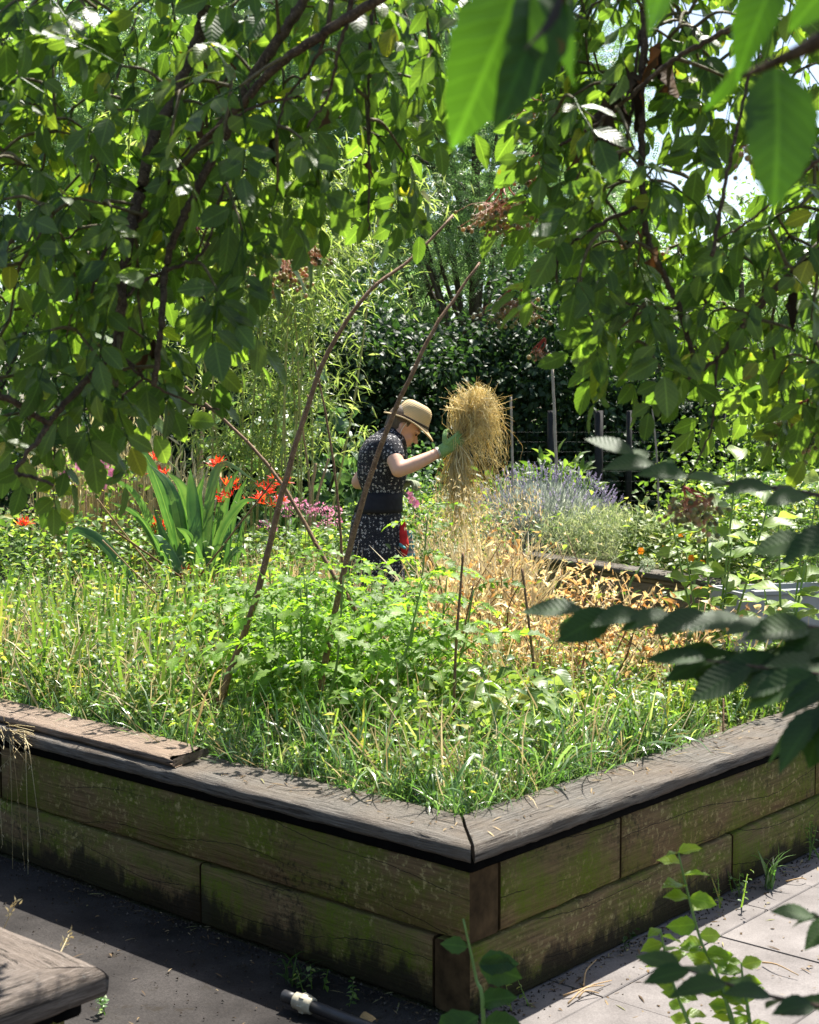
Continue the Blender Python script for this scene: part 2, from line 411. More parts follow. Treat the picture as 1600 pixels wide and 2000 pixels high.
slab_me = [box_acc(.2965, .4465, .03, .003).mesh('slab', smooth=False) for _ in range(2)]
for row in range(4):
    for kk in range(14):
        x = -1.75 + kk * .3 + (row % 2) * 0.0 + rng.normal() * .001; y = -.28 + row * .45
        p = C0 + DR * x - DL * y + ZU * (-.03 + rng.normal() * .0012 + .001)
        if x + .3 < .0 and y < .0: continue
        if y < 0 and x < -.05: continue
        obj('slab', slab_me[kk % 2], M_SLAB, pave, loc=p, M=MB_R)

# ------------------------------------------------------------------ timber planters
M_WALL = wood_wall_mat(); M_CAP = wood_grey_mat('weathered_cap_oak')
M_BOARD = wood_grey_mat('brown_weathered_board', (.12, .088, .066), (.29, .22, .17), (.24, .17, .12))
M_LINER_SHADE = simple_mat('black_liner_with_cap_shade', (.004, .004, .0042), .9, .03)
M_END = simple_mat('damp_end_grain', (.050, .032, .015), .9, .1, .7, 18, .8)
M_SOIL = M_EARTH
def plank_acc(L, th, h, nx=None, jit=.0012):
    nx = nx or max(4, int(L / .05)); b = .006
    prof = np.array([[0, b], [b, 0], [th - b, 0], [th, b], [th, h - b], [th - b, h], [b, h], [0, h - b]]); m = len(prof)
    xs = np.linspace(0, L, nx + 1); V = np.zeros((nx + 1, m, 3)); V[:, :, 0] = xs[:, None]; V[:, :, 1:] = prof[None]
    V[1:-1, :, 1:] += rng.normal(size=(nx - 1, m, 2)) * jit
    wob = np.cumsum(rng.normal(size=nx + 1)) * .0009; V[:, [0, 1, 7, 6], 1] += (wob - np.linspace(wob[0], wob[-1], nx + 1))[:, None] * .6
    i = np.arange(nx)[:, None] * m; j = np.arange(m)[None]; j2 = (j + 1) % m
    q = np.stack(np.broadcast_arrays(i + j, i + m + j, i + m + j2, i + j2), -1).reshape(-1, 4)
    caps = []
    for base, fl in ((0, 0), (nx * m, 1)):
        for t in ([0, 1, 2, 3], [0, 3, 4, 7], [4, 5, 6, 7]):
            f = [base + x for x in t]; caps.append(f[::-1] if fl else f)
    return Acc().add(V.reshape(-1, 3), None, np.vstack([q, caps]))
def cap_acc(L, wd, th, m0=0.0, m1=0.0, jit=.0016, n=None, rnd_edge=.016):
    """capping board: x along, y from the outer (0) to the inner (wd) edge; ends mitred by m0 / m1 (x shift per y)"""
    n = n or max(6, int(L / .025)); r = rnd_edge
    prof = [[wd, 0], [0 + .006, 0], [0, .008], [-.001, th * .35], [0, th - r]]
    for a_ in (25, 50, 75): prof.append([r * (1 - math.cos(R(a_))), th - r + r * math.sin(R(a_))])
    prof += [[wd * .2, th], [wd * .4, th - .001], [wd * .6, th - .001], [wd * .8, th], [wd - .008, th - .001], [wd, th - .008]]
    prof = np.array(prof); m = len(prof)
    s = np.linspace(0, 1, n + 1); V = np.zeros((n + 1, m, 3))
    x0 = m0 * prof[:, 0]; x1 = L + m1 * prof[:, 0]
    V[:, :, 0] = x0[None] + (x1 - x0)[None] * s[:, None]; V[:, :, 1:] = prof[None]
    sm = np.array([np.convolve(rng.normal(size=n + 5), np.ones(5) / 5, 'valid')[:n + 1] for _ in range(m)]).T
    V[:, :, 1] += sm * jit * 1.6; V[:, :, 2] += sm[:, ::-1] * jit + rng.normal(size=(n + 1, m)) * jit * .35
    i = np.arange(n)[:, None] * m; j = np.arange(m)[None]; j2 = (j + 1) % m
    q = np.stack(np.broadcast_arrays(i + j, i + m + j, i + m + j2, i + j2), -1).reshape(-1, 4)
    A = Acc().add(V.reshape(-1, 3), None, q)
    for base, fl in ((0, 0), (n * m, 1)):
        ring = V.reshape(-1, 3)[base:base + m]; cen = ring.mean(0)
        t = [[m, (x + 1) % m, x] if fl == 0 else [m, x, (x + 1) % m] for x in range(m)]
        A.add(np.vstack([ring, cen]), t)
    return A
ROT_L = np.stack([DL, DR, ZU], 1)         # x along the long side, y inwards
ROT_R = np.stack([DR, DL, ZU], 1)         # (mirrored frame: only used with matching winding)
TH, PH = .115, .1835
Z1 = .004; Z2 = Z1 + PH + .010; ZL = Z2 + PH; ZC = ZL + .038; CT = .043; CW = .215; OV = .042
pl = thing('timber_planter', 'long timber raised bed of mossy planks with weathered grey capping, full of plants', 'planter', tuple(C0))
def ends(o):
    o.data.materials.append(M_END); n_ = len(o.data.polygons)
    for f_ in range(n_ - 6, n_): o.data.polygons[f_].material_index = 1; o.data.polygons[f_].use_smooth = False
    return o
def lplank(a0, a1, z, name='plank', mat=M_WALL):
    return ends(obj(name, plank_acc(a1 - a0, TH, PH).mesh(name), mat, pl, loc=bed(a0, 0, z), M=ROT_L))
def rplank(b0, b1, z, name='plank', mat=M_WALL):
    # along the right side, running from b1 back to b0 so that the frame stays right handed
    M = np.stack([-DR, DL, ZU], 1)
    return ends(obj(name, plank_acc(b1 - b0, TH, PH).mesh(name), mat, pl, loc=bed(0, b1, z), M=M))
g_ = .007
lplank(0, 2.09, Z2); lplank(2.09 + g_, BA, Z2)
lplank(TH + g_, 1.03, Z1); lplank(1.03 + g_, 2.9, Z1); lplank(2.9 + g_, BA, Z1)
rplank(TH + g_ + .003, .675, Z2); rplank(.675 + g_, 1.9, Z2); rplank(1.9 + g_, BB, Z2)
rplank(0, 1.32, Z1); rplank(1.32 + g_, BB, Z1)
for zz in (Z1, Z2):                        # the two far sides
    obj('plank', plank_acc(BB - TH - .01, TH, PH).mesh('plank'), M_WALL, pl, loc=bed(BA, BB, zz), M=np.stack([-DR, -DL, ZU], 1) @ np.diag([1, 1, 1]))
    obj('plank', plank_acc(BA - TH - .01, TH, PH).mesh('plank'), M_WALL, pl, loc=bed(BA - TH - .005, BB, zz), M=np.stack([-DL, -DR, ZU], 1))
# black strip under the caps: liner with the cap's shade put into its colour
for (o_, Mx, Ln) in ((bed(-.012, -.012, ZL + .002), ROT_L, BA), (bed(-.012, BB - .02, ZL + .002), np.stack([-DR, DL, ZU], 1), BB - .01)):
    obj('liner', plank_acc(Ln, .06, .0345, 8, 0).mesh('liner'), M_LINER_SHADE, pl, loc=o_, M=Mx)
def cap(loc, M, L, m0, m1, mat=M_CAP, parent=pl, wd=CW):
    return obj('cap', cap_acc(L, wd, CT, m0, m1).mesh('cap'), mat, parent, loc=loc, M=M)
cap(bed(-OV + .004, -OV, ZC), ROT_L, 2.62, 1.0, 0.0)
cap(bed(-OV + 2.63, -OV, ZC), ROT_L, BA - 2.62 + OV, 0, -1.0)
MR = np.stack([-DR, DL, ZU], 1)
cap(bed(-OV, 2.12, ZC), MR, 2.12 + OV - .006, 0, -1.0)
cap(bed(-OV, BB + OV, ZC), MR, BB + OV - 2.126, 1.0, 0)
cap(bed(BA + OV, BB + OV, ZC), np.stack([-DR, -DL, ZU], 1), BB + 2 * OV, 1, -1)
cap(bed(-OV, BB + OV, ZC), np.stack([DL, -DR, ZU], 1) @ np.diag([1, 1, 1]), BA + 2 * OV, 1, -1)
ZS = ZC + .02                             # soil level in the bed
na, nb = 46, 30
A_ = np.linspace(.15, BA - .15, na); B_ = np.linspace(.15, BB - .15, nb); AA, BB_ = np.meshgrid(A_, B_)
SV = C0 + AA[..., None] * DL + BB_[..., None] * DR + (ZS + np.clip(rng.normal(size=AA.shape), -2, 2) * .008)[..., None] * ZU
i = np.arange(nb - 1)[:, None] * na + np.arange(na - 1)[None]
soil = part('soil', Acc().add(SV.reshape(-1, 3), None, np.stack([i, i + na, i + na + 1, i + 1], -1).reshape(-1, 4)), M_SOIL, pl)

# loose board lying on the long cap
zt = ZC + CT + .004
L_ = 2.2; nn = 60
bo = cap_acc(L_, .175, .026, 0.25, 0, .0012, nn, .008)
V = bo.V[0].reshape(nn + 1, -1, 3)
for q_ in range(4): V[q_, :, 0] += rng.normal(size=V.shape[1]) * .012 * (1 - q_ / 4) + .012; 
V[:3, 4:, 2] -= np.array([.009, .005, .002])[:, None] * rng.random((3, V.shape[1] - 4))
ang = R(1.0); MRl = ROT_L @ np.array([[math.cos(ang), -math.sin(ang), 0], [math.sin(ang), math.cos(ang), 0], [0, 0, 1]])
lb = obj('loose_board', bo.mesh('loose_board'), M_BOARD, None, loc=bed(1.13, -.022, zt), M=MRl)
tag(lb, 'loose brown weathered board with a rotten end lying along the planter cap', 'board')

# neighbouring planter whose capped corner pokes in
tip = PG(213, 1900, ZC + CT); tip[2] = 0
pc = thing('timber_planter', 'neighbouring planter corner with two mitred deeply grained cap boards and screws', 'planter', tuple(tip))
def tb(a, b, z=0.0): return tip + a * DL - b * DR + z * ZU
Mfar = np.stack([-DL, -DR, ZU], 1)        # along the far edge, y inwards (-DR)
Mnear = np.stack([-DR, DL, ZU], 1)        # along the near edge, y inwards (DL)
M_CAP2 = wood_grey_mat('deep_grained_cap_oak', (.07, .055, .046), (.25, .21, .18), (.17, .13, .10))
LW = 1.9
obj('cap', cap_acc(LW, .27, .06, 0, -1.0, .002, None, .022).mesh('cap'), M_CAP2, pc, loc=tb(LW, 0, ZC - .004), M=Mfar)
obj('cap', cap_acc(LW, .27, .06, 1.0, 0, .002, None, .022).mesh('cap'), M_CAP2, pc, loc=tb(0, .007, ZC - .004), M=Mnear)
for zz in (Z1, Z2):
    obj('plank', plank_acc(LW - .07, TH, PH).mesh('plank'), M_WALL, pc, loc=tb(LW, .05, zz), M=Mfar)
    obj('plank', plank_acc(LW - .2, TH, PH).mesh('plank'), M_WALL, pc, loc=tb(.05, .05 + TH + .01, zz), M=Mnear)
obj('liner', plank_acc(LW, .06, .033, 8, 0).mesh('liner'), M_LINER_SHADE, pc, loc=tb(LW + .035, .036, ZL + .002), M=Mfar)  # black strip, shade under the cap included in its colour
obj('liner', plank_acc(LW, .06, .033, 8, 0).mesh('liner'), M_LINER_SHADE, pc, loc=tb(.036, .1, ZL + .002), M=Mnear)
M_STEEL = simple_mat('dull_steel', (.16, .16, .155), .55, .4, .3, 50, .1, .6)
sc = Acc(); th_ = np.arange(10) / 10 * 2 * np.pi
for r_, z_ in ((.0085, 0), (.0085, .002), (.005, .0032)):
    sc.add(np.stack([np.cos(th_) * r_, np.sin(th_) * r_, 0 * th_ + z_], 1))
kk = np.arange(10); q = np.vstack([np.stack([kk + 10 * m, (kk + 1) % 10 + 10 * m, (kk + 1) % 10 + 10 * m + 10, kk + 10 * m + 10], 1) for m in (0, 1)])
sc.Q.append(q); sc.add([[0, 0, .0024]]); sc.T.append(np.stack([kk + 20, (kk + 1) % 10 + 20, np.full(10, 30)], 1))
sm_ = sc.mesh('screw')
for (u, v) in ((10, 1892), (76, 1889), (60, 1918), (95, 1868)):
    obj('screw', sm_, M_STEEL, pc, loc=PG(u, v, ZC + CT + .001))
ta, tbm = 14, 14
ss = np.array([[*tb(.2, .2)[:2], ZC], [*tb(LW, .2)[:2], ZC], [*tb(LW, LW)[:2], ZC], [*tb(.2, LW)[:2], ZC]])
part('soil', Acc().add(ss, None, [[0, 1, 2, 3]]), M_SOIL, pc)

# ================================================================== BACKGROUND TREES AND SHRUBS
M_BARK = bark_mat('grey_brown_bark', (.045, .035, .027), (.13, .105, .08), 25)
M_LOCUST = leaf_mat('locust_leaf', [(0, (.060, .115, .055)), (.5, (.11, .18, .085)), (1, (.19, .27, .14))], .5, (2.2, 2.4, 1.4), .34, .7, 0)
M_IVY = leaf_mat('dark_ivy_leaf', [(0, (.016, .036, .018)), (.6, (.030, .060, .026)), (1, (.055, .098, .036))], .3, (2.2, 2.6, 1.0), .5, .3, 0)
M_BAMBOO = leaf_mat('bamboo_leaf', [(0, (.13, .19, .05)), (.6, (.22, .28, .09)), (1, (.32, .36, .15))], .45, (1.8, 1.9, 1.1), .4, .45, 0)
M_FIG = leaf_mat('fig_leaf', [(0, (.035, .075, .03)), (.6, (.06, .12, .045)), (1, (.10, .17, .06))], .35, (2.2, 2.3, 1.2), .4, .5, .3)
M_BUSH = leaf_mat('bright_bush_leaf', [(0, (.05, .10, .02)), (.5, (.085, .15, .028)), (1, (.14, .20, .05))], .45, (2.3, 2.3, 1.1), .45, .35, 0)
M_CULM = simple_mat('bamboo_culm', (.36, .33, .12), .5, .3, .3, 12)

def spray_tpl(n=7, L=.2, lw=.014, ll=.038):
    """feathery pinnate spray along +Y"""
    a = Acc(); w2 = lw / ll / 2; lf = Acc().add([[0, 0, 0], [w2, .45, .02], [0, 1, -.03], [-w2, .45, .02]], None, [[0, 1, 2, 3]], [[0, 0, 0], [1, .45, 0], [0, 1, 0], [-1, .45, 0]]).tpl()
    ts = np.linspace(.15, .95, n); T = []; Yd = []; Zd = []
    for t in ts:
        for s in (-1, 1):
            T.append([0, t * L, -.18 * L * t * t]); Yd.append([s, .45, -.15 + rng.normal() * .15]); Zd.append([rng.normal() * .25, .1, 1])
    T.append([0, L, -.18 * L]); Yd.append([0, 1, -.3]); Zd.append([0, .3, 1])
    a.batch(lf, np.array(T), frames(np.array(Yd), np.array(Zd)), ll, np.zeros(len(T)))
    return a.tpl()
def clump_leaves(acc, tpls, centers, rads, per, size, up=.8, jit=.35, flat=.8, droop=.3):
    """leaves round clump centres; blades lie outwards with faces up"""
    for c, r in zip(centers, rads):
        n = max(1, int(per * rng.uniform(.7, 1.3)))
        d = rand_dir(n); rr = r * rng.random(n) ** .45
        T = c + d * rr[:, None] * np.array([1, 1, flat])
        Y = nrm(d * np.array([1, 1, .4]) + rng.normal(size=(n, 3)) * .45 - np.array([0, 0, droop]))
        Z = nrm(np.array([0, 0, up]) + rng.normal(size=(n, 3)) * jit + d * .25)
        wch = rng.integers(0, len(tpls), n); S = size * rng.uniform(.7, 1.3, n)
        for k_ in range(len(tpls)):
            m = wch == k_
            if m.any(): acc.batch(tpls[k_], T[m], frames(Y[m], Z[m]), S[m])
def ell_points(n, c, r, shell=.55):
    d = rand_dir(n); rr = (shell + (1 - shell) * rng.random(n)) * rng.uniform(.82, 1.12, n)
    p = np.asarray(c) + d * rr[:, None] * np.asarray(r)
    return p[p[:, 2] > .15]
def tree(name, label, base, trunk_h, crown_c, crown_r, nclump, per, tpls, size, mat, crad=.55, trunk_r=.14, group=None, cat='tree', limbs=14, shell=.5, up=.8, droop=.3, cull=None, flat=.8):
    base = np.array([*base[:2], -.01])
    t = thing(name, label, cat, tuple(base), group)
    pts = ell_points(nclump, crown_c, crown_r, shell)
    if cull is not None: pts = pts[cull(pts)]
    a = Acc(); top = np.array([base[0] + rng.normal() * .2, base[1] + rng.normal() * .2, trunk_h])
    tr = spline([base, base * .6 + top * .4 + rng.normal(size=3) * .08, top, np.asarray(crown_c) + np.array([0, 0, crown_r[2] * .6])], 16)
    tube(a, tr, np.linspace(trunk_r, trunk_r * .25, 16), 9); part('trunk', a, M_BARK, t)
    for j in rng.choice(len(pts), min(limbs, len(pts)), replace=False):
        s0 = tr[rng.integers(5, 13)]; e = pts[j]; mid = (s0 + e) / 2 + np.array([0, 0, -.1]) + rng.normal(size=3) * .15
        b = Acc(); tube(b, spline([s0, mid, e], 8), np.linspace(trunk_r * .35, .012, 8), 5); part('limb', b, M_BARK, t)
    cr = Acc(); clump_leaves(cr, tpls, pts, crad * rng.uniform(.6, 1.3, len(pts)), per, size, up, .4, flat, droop)
    part('crown', cr, mat, t, smooth=False)
    return t
SPR = [spray_tpl(7), spray_tpl(6, .17), spray_tpl(8, .22)]
LF4 = [leaf_tpl(1, .62, 3, .15, .2, .4), leaf_tpl(1, .55, 3, .1, .3, .45)]
NAR = [leaf_tpl(1, .13, 3, .1, .25, .3), leaf_tpl(1, .11, 3, .1, .45, .3)]

# feathery locust trees closing the view
tree('locust_tree', 'tall feathery locust tree rising behind the dark hedge', (1.0, 21.5), 2.6, (1.0, 21, 6.4), (3.4, 2.6, 4.4), 260, 62, SPR, 1.3, M_LOCUST, .75, .17, 'locust trees behind the garden', limbs=18,
     cull=lambda p: ~((p[:, 0] > 3.2) & (p[:, 2] > 4.2)))
tree('locust_tree', 'feathery locust tree standing behind the bamboo', (-2.4, 20.0), 2.4, (-2.4, 19.5, 5.6), (2.9, 2.4, 3.9), 210, 65, SPR, 1.3, M_LOCUST, .75, .16, 'locust trees behind the garden')
tree('locust_tree', 'pale wispy locust tree against the open sky', (6.4, 27), 2.6, (6.6, 27, 3.2), (3.2, 2.4, 1.9), 80, 42, SPR, 1.3, M_LOCUST, .8, .15, 'locust trees behind the garden')
tree('broadleaf_tree', 'bright green broadleaf tree behind the wheat and crocosmia', (-5.6, 17.5), 2.2, (-5.2, 17, 4.6), (3.0, 2.4, 4.4), 150, 95, LF4, .085, M_BUSH, .75, .16, 'broadleaf trees round the garden')
tree('broadleaf_tree', 'dense broadleaf tree behind the fence posts', (4.2, 18.5), 1.6, (4.1, 18, 2.6), (2.6, 1.8, 2.3), 100, 110, LF4, .075, M_BUSH, .6, .11, 'broadleaf trees round the garden')
# the wood that closes the view
A = Acc(); n = 42000; X = rng.uniform(-22, 26, n); hz = np.where(X < 3.0, 12.0, np.where(X > 5.5, 5.2, 12 - (X - 3.0) / 2.5 * 6.8)) + rng.normal(size=n) * .7 + np.sin(X * 1.7) * .6
Tt = np.stack([X, 33 + rng.random(n) * 4, rng.random(n) ** .8 * hz], 1); th = rng.random(n) * 6.28
A.batch(LF4[0], Tt, frames(np.stack([np.cos(th), np.sin(th), rng.normal(size=n) * .4 - .3], 1), np.array([0, -.2, 1.]) + rng.normal(size=(n, 3)) * .4), rng.uniform(.3, .6, n))
fw = obj('woodland', A.mesh('woodland', smooth=False), M_FIG if False else M_LOCUST); tag(fw, 'far dense wood closing the view behind the garden trees', 'woodland', kind='stuff')
# dark ivy hedge under the trees
def shrub(name, label, c, r, n, per, tpls, size, mat, crad=.35, group=None, cat='shrub', stems=5, up=.7, shell=.45, droop=.3, flat=.8):
    t = thing(name, label, cat, (c[0], c[1], -.01), group)
    pts = ell_points(n, c, r, shell)
    for j in rng.choice(len(pts), min(stems, len(pts)), replace=False):
        b = Acc(); s0 = np.array([c[0] + rng.normal() * .1, c[1] + rng.normal() * .1, -.01]); tube(b, spline([s0, (s0 + pts[j]) / 2 + rng.normal(size=3) * .08, pts[j]], 8), np.linspace(.028, .008, 8), 5)
        part('stem', b, M_BARK, t)
    a = Acc(); clump_leaves(a, tpls, pts, crad * rng.uniform(.6, 1.3, len(pts)), per, size, up, .45, flat, droop)
    part('foliage', a, mat, t, smooth=False); return t
for i_, (x, y, rx, rz) in enumerate(((-2.6, 16.4, 1.5, 1.35), (-.4, 16.0, 1.5, 1.55), (1.5, 16.3, 1.35, 1.7), (3.2, 16.6, 1.2, 1.25))):
    shrub('ivy_hedge', ['dark glossy hedge shrub behind the bamboo and fig', 'dark glossy hedge shrub behind the woman in the straw hat', 'dark glossy hedge shrub behind the thin grey cane', 'dark glossy hedge shrub beside the fence posts'][i_],
          (x, y, rz * .95), (rx, 1.0, rz), 150, 125, LF4, .09, M_IVY, .42, 'dark hedge shrubs', 'hedge')
for i_, (x, y, rx, rz) in enumerate(((-5.0, 14.2, 1.2, .95), (-3.4, 14.8, 1.0, .9))):
    shrub('ivy_hedge', ['dark low hedge shrub behind the wheat', 'dark low hedge shrub behind the sword leaves'][i_], (x, y, rz * .9), (rx, .8, rz), 60, 70, LF4, .07, M_IVY, .4, 'dark hedge shrubs', 'hedge')
shrub('fig_shrub', 'large leaved shrub with glossy blue green leaves beside the bamboo', (-.85, 11.6, .95), (.65, .5, .95), 50, 16, [leaf_tpl(1, .75, 4, .12, .3, .45, 1, .12), leaf_tpl(1, .7, 4, .1, .4, .4, 1, .1)], .13, M_FIG, .28, cat='shrub')
shrub('leafy_shrub', 'sunlit yellow green shrub under the hanging elder berries', (3.15, 11.2, .95), (.75, .7, .95), 60, 60, LF4, .07, M_BUSH, .32, 'sunlit shrubs beyond the far planter')
shrub('leafy_shrub', 'rounded sunlit shrub beside the broad leaved plant', (3.5, 14.0, 1.1), (1.1, .8, 1.2), 80, 60, LF4, .07, M_BUSH, .36, 'sunlit shrubs beyond the far planter')
shrub('leafy_shrub', 'pointed lush green shrub at the foot of the fence', (1.25, 13.6, .55), (.75, .35, .6), 50, 40, [leaf_tpl(1, .3, 4, .1, .4, .4)], .15, M_BUSH, .25, 'sunlit shrubs beyond the far planter', droop=-.6)
shrub('leafy_shrub', 'dense green shrub between the fig and the hedge', (-.05, 13.0, .6), (.8, .5, .75), 60, 55, LF4, .06, M_FIG, .3, 'sunlit shrubs beyond the far planter')

# bamboo
t = thing('bamboo_clump', 'pale yellow green bamboo with slender upright culms', 'bamboo', (-1.05, 10.6, -.01))
lv = Acc()
for kx in range(17):
    b0 = np.array([-1.0 + rng.normal() * .28, 10.6 + rng.normal() * .25, -.01]) if kx > 4 else np.array([[-1.0, -.94, -.88, -.81, -1.13][kx], 10.3, -.01])
    h = rng.uniform(2.3, 3.5); top = b0 + np.array([rng.normal() * .32, rng.normal() * .25, h]); tp = top + np.array([rng.normal() * .3, rng.normal() * .2, -.1])
    cv = spline([b0, b0 * .5 + top * .5 + np.array([rng.normal() * .04, 0, 0]), top, tp], 18)
    a = Acc(); tube(a, cv, np.linspace(.011, .003, 18), 6); part('culm', a, M_CULM, t)
    nodes = cv[rng.integers(5, 18, 26)]
    d = nrm(rng.normal(size=(26, 3)) * np.array([1, 1, .5])); ctr = nodes + d * rng.uniform(.06, .42, (26, 1))
    for c_ in ctr:
        n = 22; T = c_ + rng.normal(size=(n, 3)) * np.array([.11, .11, .07]); Y = nrm(rng.normal(size=(n, 3)) * np.array([1, 1, .5]) - np.array([0, 0, .35])); Z = nrm(rng.normal(size=(n, 3)) * .5 + np.array([0, 0, 1]))
        lv.batch(NAR[rng.integers(0, 2)], T, frames(Y, Z), rng.uniform(.09, .16, n))
part('foliage', lv, M_BAMBOO, t, smooth=False)

# wire fence at the back
M_POST = simple_mat('dark_fence_post', (.02, .019, .018), .7, .2); M_WIRE = simple_mat('dark_wire', (.03, .035, .03), .5, .4)
fe = thing('wire_fence', 'dark wire mesh fence with black posts under the trees', 'fence', (2.0, 14.6, -.01))
fx = [1.45, 1.93, 2.24, 3.2, 4.1]
for x in fx:
    a = Acc(); tube(a, [[x, 14.6, -.01], [x + .003, 14.6, .9], [x, 14.6, 1.62]], .045 if x < 2 else .03, 8); part('post', a, M_POST, fe)
a = Acc()
for x in np.arange(.6, 5.0, .1): tube(a, [[x, 14.57, 0], [x, 14.57, 1.5]], .0014, 3, False)
for z in np.arange(.1, 1.5, .1): tube(a, [[.6, 14.57, z], [5.0, 14.57, z]], .0014, 3, False)
part('mesh', a, M_WIRE, fe)

# far planter with the lavender
pf = thing('timber_planter', 'far timber planter with lavender and nasturtiums spilling over its edge', 'planter', tuple(PG(975, 1085, 0)))
q0 = PG(962, 1072, ZC + CT); q1 = PG(1112, 1093, ZC + CT); q2 = PG(1480, 1150, ZC + CT)
M_WALL2 = wood_grey_mat('dry_oak_wall', (.16, .12, .085), (.34, .27, .19), (.26, .19, .12))
def side(A, B, parent, mat=M_WALL2):
    d = B - A; d[2] = 0; L = np.linalg.norm(d); x = d / L; yv = np.array([-x[1], x[0], 0]); M = np.stack([x, yv, ZU], 1)
    obj('cap', cap_acc(L, .2, CT, 0, 0).mesh('cap'), M_CAP, parent, loc=np.array([*A[:2], ZC]), M=M)
    n = max(1, int(L / .95))
    for zz in (Z1, Z2):
        for j in range(n):
            obj('plank', plank_acc(L / n - .005, .09, PH, 5).mesh('plank'), mat, parent, loc=np.array([*A[:2], zz]) + x * (L / n * j) + yv * .04, M=M)
    obj('liner', plank_acc(L - .02, .05, .032, 3, 0).mesh('liner'), mat, parent, loc=np.array([*A[:2], ZL + .002]) + x * .01 + yv * .03, M=M)
    return x, yv
xx, yy = side(q0, q2, pf)
side(q0 + yy * 1.9 - xx * 0, q0 + xx * .002, pf)
so = np.array([q0 + yy * .15 + xx * .1, q2 + yy * .15, q2 + yy * 1.8, q0 + yy * 1.8 + xx * .1]); so[:, 2] = ZS
part('soil', Acc().add(so, None, [[0, 1, 2, 3]]), M_SOIL, pf)
pg = thing('timber_planter', 'small far planter edge with dark cap beyond the hanging straw', 'planter', tuple(PG(900, 1075, 0)))
r0 = PG(868, 1052, ZC + CT); r1 = PG(1005, 1056, ZC + CT)
side(r0, r1, pg)

# ================================================================== ELDER TREES OVERHEAD
M_ELDER = leaf_mat('elder_leaf', [(0, (.030, .058, .022)), (.45, (.046, .080, .028)), (.9, (.068, .104, .036)), (.97, (.09, .12, .03)), (1, (.16, .15, .035))], .46, (4.2, 4.4, .9), .42, .42, .8, 8, .55)
M_ELDER_BARK = bark_mat('elder_bark', (.035, .024, .018), (.12, .085, .06), 70)
M_TWIG = bark_mat('green_brown_twig', (.075, .055, .03), (.15, .13, .07), 90, .6)
M_REDSTALK = simple_mat('red_berry_stalk', (.42, .06, .05), .5, .3, .25, 40)
M_PEDICEL = simple_mat('pale_pedicel', (.46, .20, .12), .5, .3, .3, 40)
M_BERRY = leaf_mat('unripe_berry', [(0, (.04, .055, .02)), (.4, (.22, .24, .08)), (.75, (.46, .34, .17)), (1, (.58, .28, .19))], .3, (1.5, 1.3, 1), .3, .5, 0)
M_DEADLEAF = leaf_mat('withered_leaf', [(0, (.018, .012, .008)), (.6, (.04, .024, .012)), (1, (.12, .06, .02))], .15, (1.6, 1.2, .8), .7, .2, .2)

def elder_leaf_tpl(pairs=2, L=.15, seed=0):
    """compound leaf: rachis along +Y with paired leaflets and one at the end"""
    a = Acc(); T = []; Y = []; Z = []; S = []
    pts = spline([[0, 0, 0], [rng.normal() * .006, L * .5, .004], [rng.normal() * .015, L, -.018]], 7)
    for j, t in enumerate(np.linspace(.48, .86, pairs)):
        c = pts[int(t * 6)]
        for s in (-1, 1):
            T.append(c); Y.append([s * rng.uniform(.7, 1), rng.uniform(.35, .8), rng.uniform(-.75, -.1)]); Z.append([rng.normal() * .35, rng.normal() * .3, 1]); S.append(rng.uniform(.054, .076))
    T.append(pts[-1]); Y.append([rng.normal() * .2, 1, rng.uniform(-.6, -.1)]); Z.append([rng.normal() * .2, .2, 1]); S.append(rng.uniform(.074, .092))
    lf = leaf_tpl(1, .54, 11, .09, rng.uniform(.08, .3), .46, .8, .04, .10)
    V, t_, q_, l_ = lf; V = V.copy(); V[:, 1] += .06
    a.batch((V, t_, q_, l_), np.array(T), frames(np.array(Y), np.array(Z)), np.array(S), rng.random(len(T)) * .5)
    tube(a, pts, np.linspace(.0021, .0012, 7), 4, False, .3)
    for tt, yy_, ss in zip(T, Y, S):
        tube(a, np.array([tt, np.asarray(tt) + nrm(yy_) * ss * .09]), .0009, 3, False, .3)
    return a
EL = [elder_leaf_tpl(2, .15), elder_leaf_tpl(2, .17), elder_leaf_tpl(3, .19), elder_leaf_tpl(2, .13), elder_leaf_tpl(1, .10), elder_leaf_tpl(3, .18), elder_leaf_tpl(2, .16)]
EL_T = [e.tpl() for e in EL]
EL_M = [e.mesh('leaf') for e in EL]
for m_ in EL_M: m_.materials.append(M_ELDER)

def inpoly(p, poly):
    p = np.asarray(p); poly = np.asarray(poly, float); x, y = p[:, 0], p[:, 1]; r = np.zeros(len(p), bool)
    for (x1, y1), (x2, y2) in zip(poly, np.roll(poly, -1, 0)):
        c = ((y1 > y) != (y2 > y)) & (x < (x2 - x1) * (y - y1) / (y2 - y1 + 1e-9) + x1); r ^= c
    return r
def sample_poly(poly, n):
    poly = np.asarray(poly, float); out = np.zeros((0, 2))
    while len(out) < n:
        p = rng.uniform(poly.min(0), poly.max(0), (n * 3, 2)); out = np.vstack([out, p[inpoly(p, poly)]])
    return out[:n]

